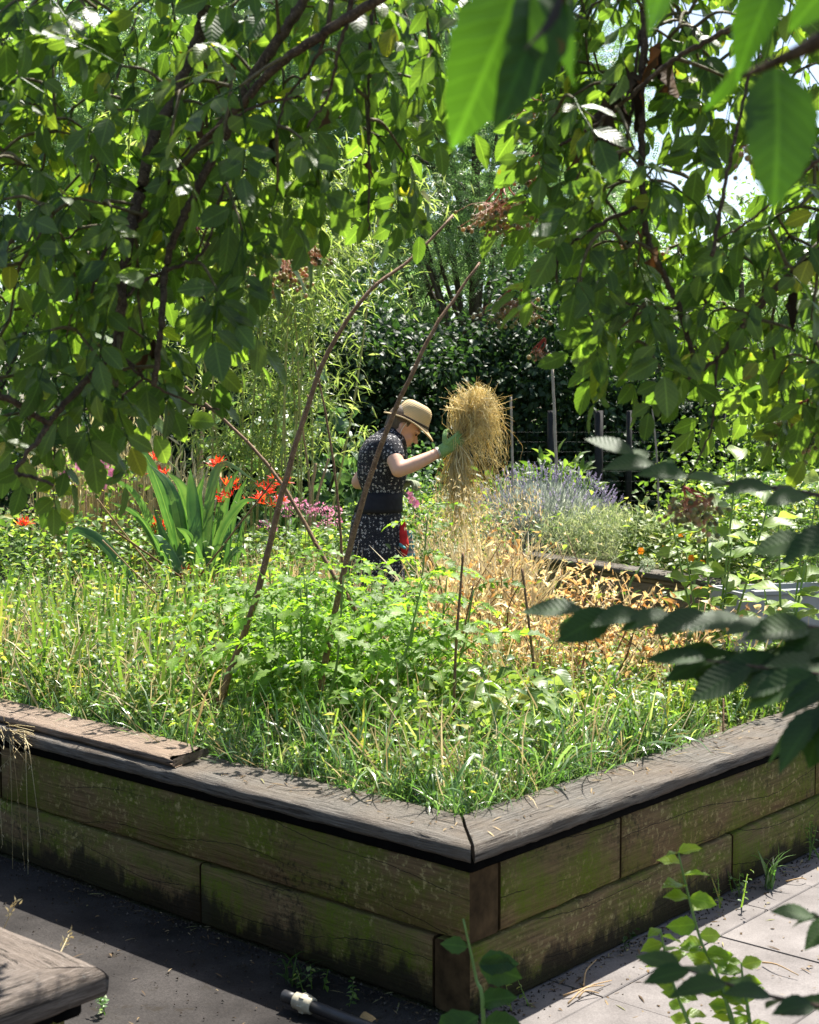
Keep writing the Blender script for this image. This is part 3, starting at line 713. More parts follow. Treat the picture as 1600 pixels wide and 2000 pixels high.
def sc(br, f): return [([(u_, v_, d_ * f) for u_, v_, d_ in pts], r0, r1) for pts, r0, r1 in br]
def elder(label, base, limbs, branches, region, ntwig, maxleaf, upper, seed, region_d=(2.35, 3.1), extra=None):
    t = thing('elder_tree', label, 'tree', tuple(base), 'elder trees arching over the planter')
    a = Acc(); trunk = spline(limbs, 20); tube(a, trunk, np.linspace(.075, .03, 20), 9); part('trunk', a, M_ELDER_BARK, t)
    nodes = [trunk[8:]]
    for pts, r0, r1 in branches:
        c = spline([P(*p) for p in pts], 8 * len(pts)); c[1:-1] += rng.normal(size=(len(c) - 2, 3)) * .0012
        a = Acc(); rr = np.linspace(r0, r1, len(c)); rr[::7] *= 1.15; rr *= .85; tube(a, c, rr, 7); part('branch', a, M_ELDER_BARK, t); nodes.append(c)
        # tie the branch's thick end to the trunk
        d = np.linalg.norm(trunk - c[0], axis=1); j = int(np.argmin(d))
        if c[0][2] > 2.05 or abs(c[0][0]) > .9:
            b = Acc(); tube(b, spline([trunk[j], (trunk[j] + c[0]) / 2 + np.array([0, 0, .25]), c[0]], 14), np.linspace(max(r0 * 1.3, .012), r0, 14), 7); part('limb', b, M_ELDER_BARK, t)
    nodes = np.vstack(nodes)
    uv = sample_poly(region, ntwig * 2); hole = np.hypot(uv[:, 0] - 1430, (uv[:, 1] + 50 - 320)) < 135; uv = uv[~(hole & (rng.random(len(uv)) < .9))][:ntwig]; dd = rng.uniform(region_d[0], region_d[1], ntwig) + .0
    ends = np.array([P(u, v, d) for (u, v), d in zip(uv, dd)])
    order = np.argsort([np.min(np.linalg.norm(nodes - e, axis=1)) for e in ends])
    leaves = []
    tw_all = Acc(); big = 0
    for o_ in order:
        e = ends[o_]; d = np.linalg.norm(nodes - e, axis=1) + np.maximum(0, e[2] - nodes[:, 2]) * .5; j = int(np.argmin(d)); s0 = nodes[j]; L = np.linalg.norm(e - s0)
        if L < .05: e = s0 + rand_dir(1)[0] * .12
        mid = (s0 + e) / 2 + np.array([0, 0, .14 * L]) + rng.normal(size=3) * .03 * L
        c = spline([s0, mid, e], 9)
        tube(tw_all, c, np.linspace(.0038 if L < .5 else .0052, .0022, 9), 5)
        nodes = np.vstack([nodes, c[3:]])
        # opposite pairs near the tip
        dirn = nrm(c[-1] - c[-3]); side_ = nrm(np.cross(dirn, rand_dir(1)[0]))
        for q_, sg in ((8, 0), (8, 1), (8, -1), (6, 1), (6, -1), (4, 1), (4, -1))[: (3 if L < .15 else 5 if L < .4 else 7)]:
            if sg == 0 and rng.random() < .5: continue
            Y = nrm(dirn * .5 + side_ * sg * .8 + np.array([0, 0, -.75]) + rng.normal(size=3) * .25)
            Z = nrm(np.array([.25, .25, .95]) * 1.0 + np.array([0, -.5, 0]) + rng.normal(size=3) * .38)
            leaves.append((c[q_], Y, Z, rng.uniform(.52, .95)))
    part('twigs', tw_all, M_TWIG, t, kind='stuff')
    T = np.array([l[0] for l in leaves]); Y = np.array([l[1] for l in leaves]); Z = np.array([l[2] for l in leaves]); S = np.array([l[3] for l in leaves])
    M = frames(Y, Z)
    dist = np.linalg.norm(T - CAM, axis=1) / S; idx = np.argsort(dist); W = rng.integers(0, len(EL_M), len(T))
    for i_ in idx[:maxleaf]:
        obj('leaf', EL_M[W[i_]], M_ELDER, t, loc=T[i_], M=M[i_] * S[i_])
    fol = Acc()
    for i_ in idx[maxleaf:]:
        fol.batch(EL_T[W[i_]], T[i_:i_ + 1], M[i_:i_ + 1], S[i_])
    # unseen upper crown leaves, added above the view to shade the canopy
    for (c_, r_, n_) in upper:
        p = np.asarray(c_) + rand_dir(n_) * (rng.random((n_, 1)) ** .4) * np.asarray(r_)
        Yu = nrm(rng.normal(size=(n_, 3)) * np.array([1, 1, .3]) - np.array([0, 0, .5])); Zu = nrm(np.array([.1, .1, 1]) + rng.normal(size=(n_, 3)) * .35)
        Mu = frames(Yu, Zu); Wu = rng.integers(0, len(EL_T), n_)
        for k_ in range(len(EL_T)):
            m = Wu == k_; fol.batch(EL_T[k_], p[m], Mu[m], rng.uniform(.85, 1.2, m.sum()))
    if fol.n: part('foliage', fol, M_ELDER, t, kind='stuff')
    return t, nodes

def berries(t, u, v, d, r, n, stalk_to, ripe=.5, red=True):
    """flat hanging umbel on branched stalks"""
    d *= .86; r *= .88; stalk_to = (stalk_to[0], stalk_to[1], stalk_to[2] * .86)
    c = P(u, v, d); s0 = P(*stalk_to); st = Acc(); be = Acc(); pe = Acc()
    for k_ in range(5):
        m = c + np.array([rng.normal() * r * .4, rng.normal() * r * .4, r * .35]); tube(st, spline([s0, (s0 + m) / 2 + rng.normal(size=3) * r * .08, m], 6), np.linspace(.0022, .0012, 6), 4)
        for j in range(n // 5):
            e = c + np.array([rng.normal() * r * .55, rng.normal() * r * .5, -r * .25 + rng.normal() * r * .28]); tube(pe, np.array([m, (m + e) / 2 + rng.normal(size=3) * .004, e]), .0005, 3, False)
            ph = np.linspace(0, np.pi, 5); th = np.arange(6) / 6 * 2 * np.pi; rb = rng.uniform(.0040, .0056)
            V = np.stack([np.outer(np.sin(ph), np.cos(th)), np.outer(np.sin(ph), np.sin(th)), np.outer(np.cos(ph), np.ones(6))], -1).reshape(-1, 3) * rb + e
            i = np.arange(4)[:, None] * 6; jj = np.arange(6)[None]; q = np.stack(np.broadcast_arrays(i + jj, i + (jj + 1) % 6, i + 6 + (jj + 1) % 6, i + 6 + jj), -1).reshape(-1, 4)
            lu = np.zeros((len(V), 3)); lu[:, 2] = min(.99, max(0, rng.normal() * .25 + ripe)); be.add(V, None, q, lu)
    h = part('berry_cluster', be, M_BERRY, t, kind='stuff'); sub('stalk', st, M_REDSTALK if red else M_TWIG, h); sub('pedicels', pe, M_PEDICEL, h)['kind'] = 'stuff'

REG_L = [(-60, -60), (880, -60), (870, 80), (810, 190), (820, 300), (760, 350), (650, 320), (540, 360), (470, 470), (450, 600), (390, 670), (320, 740), (200, 760), (120, 830), (-60, 850)]
BR_L = [
 ([(770, -30, 2.75), (735, 0, 2.75), (640, 60, 2.8), (540, 130, 2.85), (470, 205, 2.9), (400, 275, 2.95), (330, 350, 3.0), (290, 410, 3.0), (250, 450, 3.05)], .011, .005),
 ([(610, -30, 3.0), (570, 40, 3.0), (500, 140, 3.0), (455, 235, 3.0), (420, 300, 3.0), (380, 380, 3.0), (345, 455, 3.0), (322, 530, 3.0), (315, 640, 2.95), (300, 755, 2.95)], .012, .006),
 ([(400, 40, 3.2), (345, 180, 3.15), (300, 270, 3.1), (275, 370, 3.05), (255, 450, 3.0), (242, 540, 3.0), (232, 640, 3.0), (228, 695, 3.0)], .014, .010),
 ([(228, 690, 3.0), (180, 730, 2.98), (130, 785, 2.95), (95, 828, 2.93), (70, 865, 2.9), (30, 920, 2.9), (60, 930, 2.9), (105, 948, 2.9)], .008, .003),
 ([(95, 828, 2.93), (60, 805, 2.9), (20, 780, 2.85), (-30, 765, 2.8)], .006, .007),
 ([(228, 690, 3.0), (280, 735, 3.0), (240, 775, 3.0), (260, 820, 3.0)], .004, .002),
 ([(400, 270, 2.95), (440, 240, 2.9), (520, 200, 2.9), (590, 190, 2.9)], .004, .0025),
 ([(640, 60, 2.8), (610, 130, 2.85), (560, 190, 2.9), (540, 260, 2.9)], .004, .002),
 ([(680, 30, 2.78), (660, 110, 2.8), (640, 190, 2.85), (600, 250, 2.85)], .0045, .002),
 ([(720, 150, 3.1), (722, 260, 3.1), (720, 380, 3.1), (720, 450, 3.1)], .003, .002),
 ([(255, 450, 3.0), (210, 480, 3.0), (190, 540, 3.0), (170, 590, 3.0)], .005, .003),
 ([(322, 530, 3.0), (270, 555, 3.0), (250, 580, 3.0)], .004, .003),
 ([(322, 530, 3.0), (390, 500, 3.0), (420, 430, 3.0), (440, 350, 3.0)], .004, .002),
 ([(185, 340, 3.2), (165, 400, 3.2), (148, 450, 3.2), (110, 480, 3.2)], .004, .002),
 ([(228, 690, 3.0), (290, 745, 3.0), (380, 790, 3.1), (430, 800, 3.1)], .003, .0018),
]
eldL, ndL = elder('arching elder tree with dark branches whose leaves hang over the crocosmia', (-1.75, 2.9, -.01),
  [(-1.75, 2.9, -.01), (-1.7, 2.9, .9), (-1.5, 2.95, 1.8), (-1.15, 3.0, 2.5), (-.4, 3.0, 2.75), (.1, 2.9, 2.75)], sc(BR_L, .83), REG_L, 200, 300,
  [((-.35, 2.95, 2.95), (.85, .5, .35), 90), ((.15, 2.7, 2.8), (.5, .4, .25), 10)], 3)  # unseen leaf clusters added overhead for the shade they cast
for (u, v, d, r, n, st_, rp) in ((390, 485, 3.5, .05, 60, (385, 440, 3.5), .9), (545, 525, 3.6, .075, 110, (540, 465, 3.6), .2), (600, 490, 3.7, .05, 50, (600, 450, 3.7), .3), (215, 600, 3.6, .04, 40, (215, 570, 3.6), .4)):
    berries(eldL, u, v, d, r, n, st_, rp)

REG_R = [(930, -60), (1660, -60), (1660, 810), (1560, 770), (1450, 780), (1300, 740), (1200, 690), (1130, 640), (1110, 540), (1120, 440), (1060, 380), (1070, 280), (1030, 200), (1080, 120), (960, 40)]
BR_R = [
 ([(1262, -30, 3.0), (1258, 60, 3.0), (1254, 190, 3.0), (1252, 300, 3.0), (1256, 400, 3.0), (1268, 470, 3.0), (1300, 545, 3.0), (1325, 600, 3.0), (1352, 690, 3.0), (1362, 725, 3.0)], .009, .005),
 ([(1480, 20, 2.7), (1400, 70, 2.75), (1320, 115, 2.8), (1240, 180, 2.85), (1170, 240, 2.9), (1100, 280, 2.95), (1045, 300, 3.0)], .006, .003),
 ([(1256, 402, 3.0), (1185, 430, 3.0), (1130, 465, 3.0), (1092, 500, 3.0), (1086, 570, 3.0)], .005, .0025),
 ([(1660, 445, 2.8), (1600, 490, 2.85), (1520, 560, 2.9), (1450, 640, 2.95), (1400, 700, 3.0), (1345, 740, 3.0)], .007, .004),
 ([(1400, 700, 3.0), (1395, 800, 3.0), (1380, 860, 3.0), (1330, 960, 3.0)], .003, .0015),
 ([(1390, 500, 2.7), (1420, 340, 2.7), (1435, 270, 2.7), (1470, 120, 2.7)], .004, .003),
 ([(1200, 340, 3.0), (1230, 240, 3.0), (1240, 150, 3.0), (1250, 60, 3.0)], .004, .003),
 ([(1325, 600, 3.0), (1260, 600, 3.05), (1180, 580, 3.1), (1110, 610, 3.1)], .0035, .002),
 ([(1660, 250, 2.4), (1580, 330, 2.5), (1480, 420, 2.6), (1400, 470, 2.7)], .004, .002),
]
eldR, ndR = elder('arching elder tree with red stalked berries whose leaves hang over the pavement', (1.95, 2.7, -.01),
  [(1.95, 2.7, -.01), (1.9, 2.7, .9), (1.75, 2.75, 1.8), (1.4, 2.85, 2.55), (.8, 2.9, 2.75), (.45, 2.95, 2.7)], sc(BR_R, .85), REG_R, 150, 300,
  [((.95, 3.1, 2.85), (.6, .4, .25), 45), ((.95, 2.25, 2.62), (.5, .4, .2), 150)], 5)  # unseen clusters added overhead; the second one shades the hornbeam twigs
for (u, v, d, r, n, st_, rp) in ((980, 415, 3.6, .075, 150, (985, 345, 3.6), .75), (1005, 600, 3.5, .06, 90, (1010, 555, 3.5), .7), (1045, 210, 3.8, .045, 50, (1050, 170, 3.8), .8), (1040, 345, 3.7, .045, 50, (1048, 300, 3.7), .8),
      (1240, 490, 3.4, .05, 60, (1245, 450, 3.4), .2), (1350, 990, 3.0, .06, 90, (1335, 950, 3.0), .35), (1575, 840, 3.2, .07, 100, (1580, 780, 3.2), .6), (1060, 690, 3.4, .03, 24, (1065, 660, 3.4), .8), (1500, 300, 2.7, .05, 50, (1505, 260, 2.7), .1)):
    berries(eldR, u, v, d, r, n, st_, rp)
# withered leaves caught in the branches
dl_t = [leaf_tpl(1, .22, 6, .7, .5, .4, 1, .3, .8), leaf_tpl(1, .3, 6, .9, .2, .4, 1, .25, .6)]
dl_m = [Acc().add(a[0], a[1], a[2], a[3]).mesh('withered_leaf') for a in dl_t]
for (u, v, d, s) in ((1215, 110, 3, .10), (1228, 150, 3, .11), (1205, 160, 3, .08), (1180, 190, 3, .12), (1170, 215, 3, .1), (1275, 90, 3, .07), (1290, 80, 3, .08), (1315, 120, 3, .09), (1130, 280, 3, .06), (1150, 285, 3, .05), (1236, 440, 3, .05), (1550, 570, 2.9, .07), (1285, 480, 3, .06), (450, 120, 3, .06), (540, 265, 3, .06), (640, 210, 2.9, .05), (395, 230, 3, .07), (725, 300, 3.1, .05), (290, 690, 3, .05), (300, 660, 3, .06)):
    Y = nrm(np.array([rng.normal() * .25, rng.normal() * .25, -1])); Z = nrm(rng.normal(size=3))
    obj('withered_leaf', dl_m[rng.integers(0, 2)], M_DEADLEAF, eldR if u > 900 else eldL, loc=P(u, v, d * .84), M=frames(Y[None], Z[None])[0] * s)

# big blurred leaves of a bough close to the lens (belongs to the elder beside the pavement)
M_NEAR = leaf_mat('near_leaf', [(0, (.026, .058, .012)), (1, (.036, .075, .015))], .34, (2.3, 2.9, .7), .5, .3, .7, 9, .95)
nl = [leaf_tpl(1, .52, 14, .10, .2, .42, .9, .05, .12), leaf_tpl(1, .48, 14, .2, .35, .4, .9, .05, .1)]
nl_m = [Acc().add(a[0], a[1], a[2], a[3]).mesh('leaf') for a in nl]
def near_leaf(p0, p1, d0, d1, W, Z, roll=0, mat=M_NEAR):
    a = P(*p0, d0); b = P(*p1, d1); L = np.linalg.norm(b - a)
    M = frames((b - a)[None], np.asarray(Z, float)[None])[0] * L
    M = M @ np.diag([W, 1, 1]); return obj('leaf', nl_m[rng.integers(0, 2)] if mat is M_NEAR else Acc().add(nl[1][0], nl[1][1], nl[1][2], nl[1][3]).mesh('leaf'), mat, eldR, loc=a, M=M)
near_leaf((1020, -40), (895, 275), .95, .93, 1.05, (.3, -1, .5)); near_leaf((1060, -60), (1045, 200), .97, .9, .8, (.6, -1, .2)); near_leaf((1110, -40), (1085, 190), .95, 1.0, .7, (-.8, -.6, .2), mat=M_NEAR)
near_leaf((1100, -90), (1093, 130), .85, .9, .6, (.9, -.5, 0), mat=M_DEADLEAF)
near_leaf((1340, -110), (1230, 75), .9, .95, .9, (0, -.8, .6)); near_leaf((1530, -70), (1420, 140), .95, .95, .8, (-.3, -.9, .3)); near_leaf((1470, 80), (1395, 230), 1.0, 1.0, .6, (.8, -.6, .2)); near_leaf((1515, 130), (1535, 395), .98, .95, 1.0, (.15, -1, .25)); near_leaf((1640, -60), (1545, 60), .95, .95, .9, (.2, -.9, .2))
a = Acc(); tube(a, spline([P(1690, 20, .9), P(1600, 80, .92), P(1520, 118, .95), P(1450, 150, .97)], 16), np.linspace(.0075, .002, 16), 7)
part('branch', a, M_ELDER_BARK, eldR)
a = Acc(); tube(a, spline([[1.75, 2.75, 1.8], [1.3, 1.8, 2.2], [.75, 1.05, 1.95], P(1690, 20, .9)], 22), np.linspace(.02, .008, 22), 7); part('branch', a, M_ELDER_BARK, eldR)
a = Acc(); tube(a, spline([[1.3, 1.8, 2.2], [.7, 1.2, 2.0], [.2, .95, 1.86], P(1340, -110, .9), P(1100, -90, .9), P(1010, -50, .95)], 22), np.linspace(.008, .002, 22), 6); part('branch', a, M_ELDER_BARK, eldR)

# ================================================================== PLANTS IN THE NEAR BED
M_GRASS = leaf_mat('lush_grass', [(0, (.055, .118, .034)), (.5, (.095, .175, .062)), (.85, (.18, .26, .13)), (1, (.38, .37, .22))], .36, (1.9, 2.2, .85), .26, .8, 0)
M_DRYGRASS = leaf_mat('dry_grass', [(0, (.36, .27, .13)), (.5, (.46, .39, .22)), (1, (.60, .52, .33))], .3, (1.2, 1.1, .9), .5, .35, 0)
M_STRAW = leaf_mat('golden_straw', [(0, (.60, .45, .17)), (.5, (.78, .64, .30)), (1, (.88, .80, .52))], .35, (1.1, 1.08, .75), .45, .35, 0)
M_TOMATO = leaf_mat('tomato_leaf', [(0, (.072, .135, .018)), (.5, (.122, .20, .030)), (1, (.17, .28, .055))], .5, (2.5, 2.7, .9), .5, .3, .25, 5)
M_GSTEM = simple_mat('green_stem', (.15, .24, .06), .5, .3, .25, 20)
M_WEED = leaf_mat('weed_leaf', [(0, (.045, .108, .022)), (.5, (.098, .172, .036)), (.9, (.18, .26, .08)), (1, (.34, .31, .09))], .46, (2.3, 2.2, .9), .42, .42, 0)
M_DRYBEAN = leaf_mat('dry_bean_leaf', [(0, (.30, .15, .055)), (.2, (.48, .29, .13)), (.5, (.66, .50, .28)), (.85, (.76, .66, .44)), (.9, (.66, .58, .34)), (.92, (.22, .30, .06)), (1, (.26, .34, .08))], .4, (1.35, 1.2, .8), .6, .25, .2)
M_BEAN = leaf_mat('broad_bean_leaf', [(0, (.08, .14, .03)), (.5, (.13, .20, .045)), (.9, (.19, .25, .08)), (1, (.35, .30, .06))], .42, (1.9, 1.9, 1.0), .4, .45, .35)
M_SWORD = leaf_mat('crocosmia_leaf', [(0, (.035, .095, .035)), (.5, (.060, .135, .045)), (1, (.11, .19, .065))], .42, (2.2, 2.3, .9), .35, .5, 0)
M_RED = leaf_mat('scarlet_flower', [(0, (.65, .025, .012)), (.7, (.8, .05, .015)), (1, (.85, .18, .02))], .4, (1.2, 1.2, 1.1), .5, .3, 0)
M_POLE = bark_mat('brown_pole', (.10, .055, .030), (.22, .135, .075), 50, .65)
M_CANE = simple_mat('dry_cane', (.34, .23, .12), .6, .2, .3, 20)
M_GREYCANE = simple_mat('grey_cane', (.32, .27, .22), .7, .2, .3, 20)

def upright(n, lean=.25):
    """frames whose local +Z is nearly up and whose +Y (bend) points anywhere"""
    z = nrm(np.array([0, 0, 1.0]) + rng.normal(size=(n, 3)) * np.array([lean, lean, 0])); th = rng.random(n) * 2 * np.pi
    y = np.stack([np.cos(th), np.sin(th), 0 * th], 1); x = nrm(np.cross(y, z)); y = np.cross(z, x)
    return np.stack([x, y, z], -1)
GB = [blade_tpl(1, w_, 5, b_, tw_) for w_, b_, tw_ in ((.022, .5, .3), (.028, 1.1, -.4), (.03, 1.7, .5), (.020, .9, .8), (.034, 2.2, -.3))]
GT = [blade_tpl(1, w_, 4, b_) for w_, b_ in ((.016, .25), (.014, .5), (.018, .8))]
def scatter_bed(n, poly):
    p = sample_poly(poly, n); return C0 + p[:, :1] * DL + p[:, 1:] * DR + np.array([0, 0, ZS])
def grass(acc, P0, hmin, hmax, tp, lean=.3):
    n = len(P0); M = upright(n, lean); wch = rng.integers(0, len(tp), n); S = rng.uniform(hmin, hmax, n)
    for k_ in range(len(tp)):
        m = wch == k_; acc.batch(tp[k_], P0[m], M[m], S[m])
def tufts(P0, per, spread): return np.repeat(P0, per, 0) + rng.normal(size=(len(P0) * per, 3)) * np.array([spread, spread, 0])

i1 = .19                                    # inner side of the caps
front = [(i1, i1), (1.9, i1), (1.7, .42), (.6, .5), (.42, 1.35), (i1, 1.35)]
whole = [(i1, i1), (4.1, i1), (4.1, 2.45), (i1, 2.45)]
left_ = [(1.5, i1), (4.1, i1), (4.1, 2.45), (2.6, 2.45), (1.6, 1.0)]
G = Acc()
grass(G, tufts(scatter_bed(190, front), 11, .022), .06, .17, GB, .5); grass(G, tufts(scatter_bed(70, front), 9, .018), .14, .30, GB, .35)
grass(G, tufts(scatter_bed(230, left_), 9, .035), .10, .28, GB, .4)
grass(G, tufts(scatter_bed(260, whole), 6, .03), .07, .2, GB, .35)
edgeL = np.stack([rng.uniform(.15, 4.0, 130), rng.uniform(.16, .24, 130)], 1); edgeR = np.stack([rng.uniform(.16, .24, 60), rng.uniform(.15, 1.5, 60)], 1)
ee = np.vstack([edgeL, edgeR]); grass(G, tufts(C0 + ee[:, :1] * DL + ee[:, 1:] * DR + np.array([0, 0, ZS]), 9, .02), .07, .17, GB, .6)
gr = obj('grass', G.mesh('grass'), M_GRASS); tag(gr, 'lush green grass growing all through the planter and over its rim', 'grass', kind='stuff')
D = Acc()
grass(D, tufts(scatter_bed(330, left_), 5, .04), .12, .40, GT, .45)
grass(D, tufts(scatter_bed(80, [(2.2, 1.4), (4.0, 1.4), (4.0, 2.5), (2.2, 2.5)]), 9, .05), .18, .34, GT, .4)
grass(D, tufts(scatter_bed(120, front), 4, .03), .08, .26, GT, .8); grass(D, tufts(scatter_bed(160, whole), 4, .03), .2, .42, GT, .5)
dg = obj('dry_grass', D.mesh('dry_grass'), M_DRYGRASS); tag(dg, 'pale dry grass stalks standing among the green weeds', 'grass', kind='stuff')
# low weeds
Wd = Acc(); wl = [leaf_tpl(1, .5, 3, .15, .3), leaf_tpl(1, .38, 3, .1, .4), leaf_tpl(1, .7, 3, .2, .25)]
def weeds(acc, P0, h, per, size):
    """little leafy stems"""
    n = len(P0); T = np.repeat(P0, per, 0); hh = np.tile(np.linspace(.15, 1, per), n) * np.repeat(h * rng.uniform(.6, 1.3, n), per)
    lean = np.repeat(rng.normal(size=(n, 2)) * .25, per, 0); T = T + np.stack([lean[:, 0] * hh, lean[:, 1] * hh, hh], 1)
    th = rng.random(n * per) * 2 * np.pi; Y = np.stack([np.cos(th), np.sin(th), rng.normal(size=n * per) * .3 + .15], 1); Z = nrm(np.array([0, 0, 1.0]) + rng.normal(size=(n * per, 3)) * .35)
    wch = rng.integers(0, 3, n * per); S = size * rng.uniform(.6, 1.3, n * per); M = frames(Y, Z)
    for k_ in range(3):
        m = wch == k_; acc.batch(wl[k_], T[m], M[m], S[m])
    st = strip_tpl(.05, 2, 1, .2)
    zz = nrm(np.stack([lean[::per, 0], lean[::per, 1], np.ones(n)], 1)); x = nrm(np.cross(np.array([0, 1.0, 0]), zz)); acc.batch(st, P0, np.stack([x, np.cross(zz, x), zz], -1), h)
weeds(Wd, scatter_bed(1300, whole), .13, 9, .028); weeds(Wd, scatter_bed(420, whole), .24, 11, .042); weeds(Wd, scatter_bed(260, front), .10, 8, .022)
weeds(Wd, scatter_bed(900, left_), .19, 12, .036); weeds(Wd, scatter_bed(300, left_), .37, 16, .032)
weeds(Wd, scatter_bed(650, [(i1, 1.1), (1.2, 1.1), (.9, 2.4), (i1, 2.4)]), .16, 12, .022)
wd = obj('weeds', Wd.mesh('weeds'), M_WEED); tag(wd, 'low leafy weeds covering the soil of the planter', 'weeds', kind='stuff')

# tomato plants
def tomato_leaf():
    a = Acc(); L = .22; pts = spline([[0, 0, 0], [0, L * .5, .03], [rng.normal() * .01, L, -.02]], 7); T = []; Y = []; Z = []; S = []
    for t in (1, 2, 3, 4, 5):
        for s in (-1, 1):
            T.append(pts[t] + rng.normal(size=3) * .004); Y.append([s, .45 + rng.random() * .3, rng.uniform(-.4, .1)]); Z.append([rng.normal() * .3, rng.normal() * .2, 1]); S.append(rng.uniform(.045, .08) if t in (3, 5) else rng.uniform(.025, .045))
    T.append(pts[-1]); Y.append([0, 1, -.35]); Z.append([0, .2, 1]); S.append(.085)
    a.batch(leaf_tpl(1, .56, 8, .14, .35, .35, 1, .34, .2), np.array(T), frames(np.array(Y), np.array(Z)), np.array(S), rng.random(len(T)) * .6)
    tube(a, pts, np.linspace(.003, .0015, 7), 4, False, .2); return a.mesh('leaf')
TL = [tomato_leaf() for _ in range(4)]
def tomato(u, v, h, ns, label, lean=.35, d=None):
    base = PG(u, v, ZS); t = thing('tomato_plant', label, 'tomato plant', tuple(base), 'tomato plants in the planter')
    for s_ in range(ns):
        l_ = rng.normal(size=2) * lean; hh = h * rng.uniform(.65, 1.1)
        tip_ = base + np.array([l_[0] * hh, l_[1] * hh, hh]); mid = base + np.array([l_[0] * hh * .75, l_[1] * hh * .75, hh * .42]); c = spline([base, mid, tip_], 14)
        a = Acc(); tube(a, c, np.linspace(.0065, .0025, 14), 6); part('stem', a, M_GSTEM, t)
        for j, q_ in enumerate(range(3, 14)):
            th = j * 2.4 + rng.random(); sc_ = (.62 + .5 * math.sin(q_ / 13 * 3.0)) * rng.uniform(.7, 1.05)
            Y = np.array([math.cos(th), math.sin(th), rng.uniform(.0, .55)]); obj('leaf', TL[rng.integers(0, 4)], M_TOMATO, t, loc=c[q_], M=frames(Y[None], (np.array([0, -.25, 1.]) + rng.normal(size=3) * .25)[None])[0] * sc_)
for args in ((600, 1440, .50, 6, 'bushy tomato plant at the foot of the bowed brown pole'), (690, 1420, .62, 6, 'tallest tomato plant reaching up before the dark dress'), (790, 1390, .58, 5, 'tomato plant leaning towards the dried beans'),
             (510, 1400, .38, 5, 'tomato plant beside the pole base near the crocosmia'), (440, 1330, .40, 4, 'thin tomato plant before the sword leaves'), (640, 1310, .45, 5, 'tomato plant half hidden behind the bushy ones'), (750, 1320, .80, 3, 'tomato plant with long thin shoots at the hem of the dark dress'),
             (560, 1330, .42, 5, 'tomato plant between the two long bowed poles')):
    tomato(args[0], args[1], args[2] * (.85 if args[0] > 630 else 1.1), args[3], args[4])

# dried beans and oats
def straw_stalks(acc, P0, per, h0, h1, spread, tp, lean=.3): grass(acc, tufts(P0, per, spread), h0, h1, tp, lean)
def bedpoly(pts, z=None): return np.array([[(PG(u, v, ZS) - C0) @ DL, (PG(u, v, ZS) - C0) @ DR] for u, v in pts])
dryreg = bedpoly([(820, 1370), (1000, 1400), (1200, 1400), (1390, 1370), (1300, 1270), (1050, 1230), (850, 1230)])
O = Acc(); straw_stalks(O, scatter_bed(150, dryreg), 8, .12, .42, .06, GT, 1.0); straw_stalks(O, scatter_bed(75, bedpoly([(850, 1290), (1030, 1290), (1030, 1225), (850, 1225)])), 11, .25, .62, .05, GT, .22)
seed = leaf_tpl(1, .28, 2, .3, .1)
hp = scatter_bed(130, bedpoly([(800, 1270), (1050, 1270), (1050, 1225), (800, 1225)])); hp[:, 2] += rng.uniform(.32, .74, len(hp))
sp_ = np.repeat(hp, 12, 0) + rng.normal(size=(len(hp) * 12, 3)) * np.array([.035, .035, .05]); O.batch(seed, sp_, frames(nrm(rng.normal(size=(len(sp_), 3)) * .5 - np.array([0, 0, 1.])), rand_dir(len(sp_))), rng.uniform(.022, .034, len(sp_)))
oo = obj('oat_straw', O.mesh('oat_straw'), M_DRYGRASS); tag(oo, 'bleached oat stalks with drooping seed heads beside the dark dress', 'straw', kind='stuff')
bean_l = [leaf_tpl(1, .36, 5, .6, .9, .4, 1, .15, .9), leaf_tpl(1, .30, 5, 1.0, .4, .4, 1, .2, 1.2), leaf_tpl(1, .45, 5, .5, 1.2, .4, 1, .12, .9)]
bean_m = [Acc().add(*[x for x in (a[0], a[1], a[2], a[3])]).mesh('leaf') for a in bean_l]
def dry_bean(u, v, h, label, nst=5, nl=30, hue=None):
    base = PG(u, v, ZS); t = thing('dried_bean_plant', label, 'bean plant', tuple(base), 'dried bean plants in the planter')
    F_ = Acc()
    for s_ in range(nst):
        hh = h * 1.2 * rng.uniform(.5, 1.2); tp_ = base + np.array([rng.normal() * .16, rng.normal() * .12, hh]); c = spline([base + rng.normal(size=3) * np.array([.05, .05, 0]), (base + tp_) / 2 + rng.normal(size=3) * .04, tp_], 10)
        a = Acc(); tube(a, c, np.linspace(.0045, .002, 10), 5); part('stem', a, M_CANE if s_ % 2 else M_POLE, t)
        for j in range(nl // nst):
            p = c[rng.integers(2, 10)] + rng.normal(size=3) * .05; Y = nrm(rng.normal(size=3) - np.array([0, 0, .5])); obj('leaf', bean_m[rng.integers(0, 3)], M_DRYBEAN, t, loc=p, M=frames(Y[None], (rng.normal(size=3) + np.array([0, -.3, .6]))[None])[0] * rng.uniform(.03, .06))
        n = 42; T = c[rng.integers(2, 10, n)] + rng.normal(size=(n, 3)) * np.array([.07, .07, .05]); F_.batch(bean_l[s_ % 3], T, frames(rand_dir(n), rand_dir(n)), rng.uniform(.015, .04, n))
    part('crumpled_leaves', F_, M_DRYBEAN, t, kind='stuff')
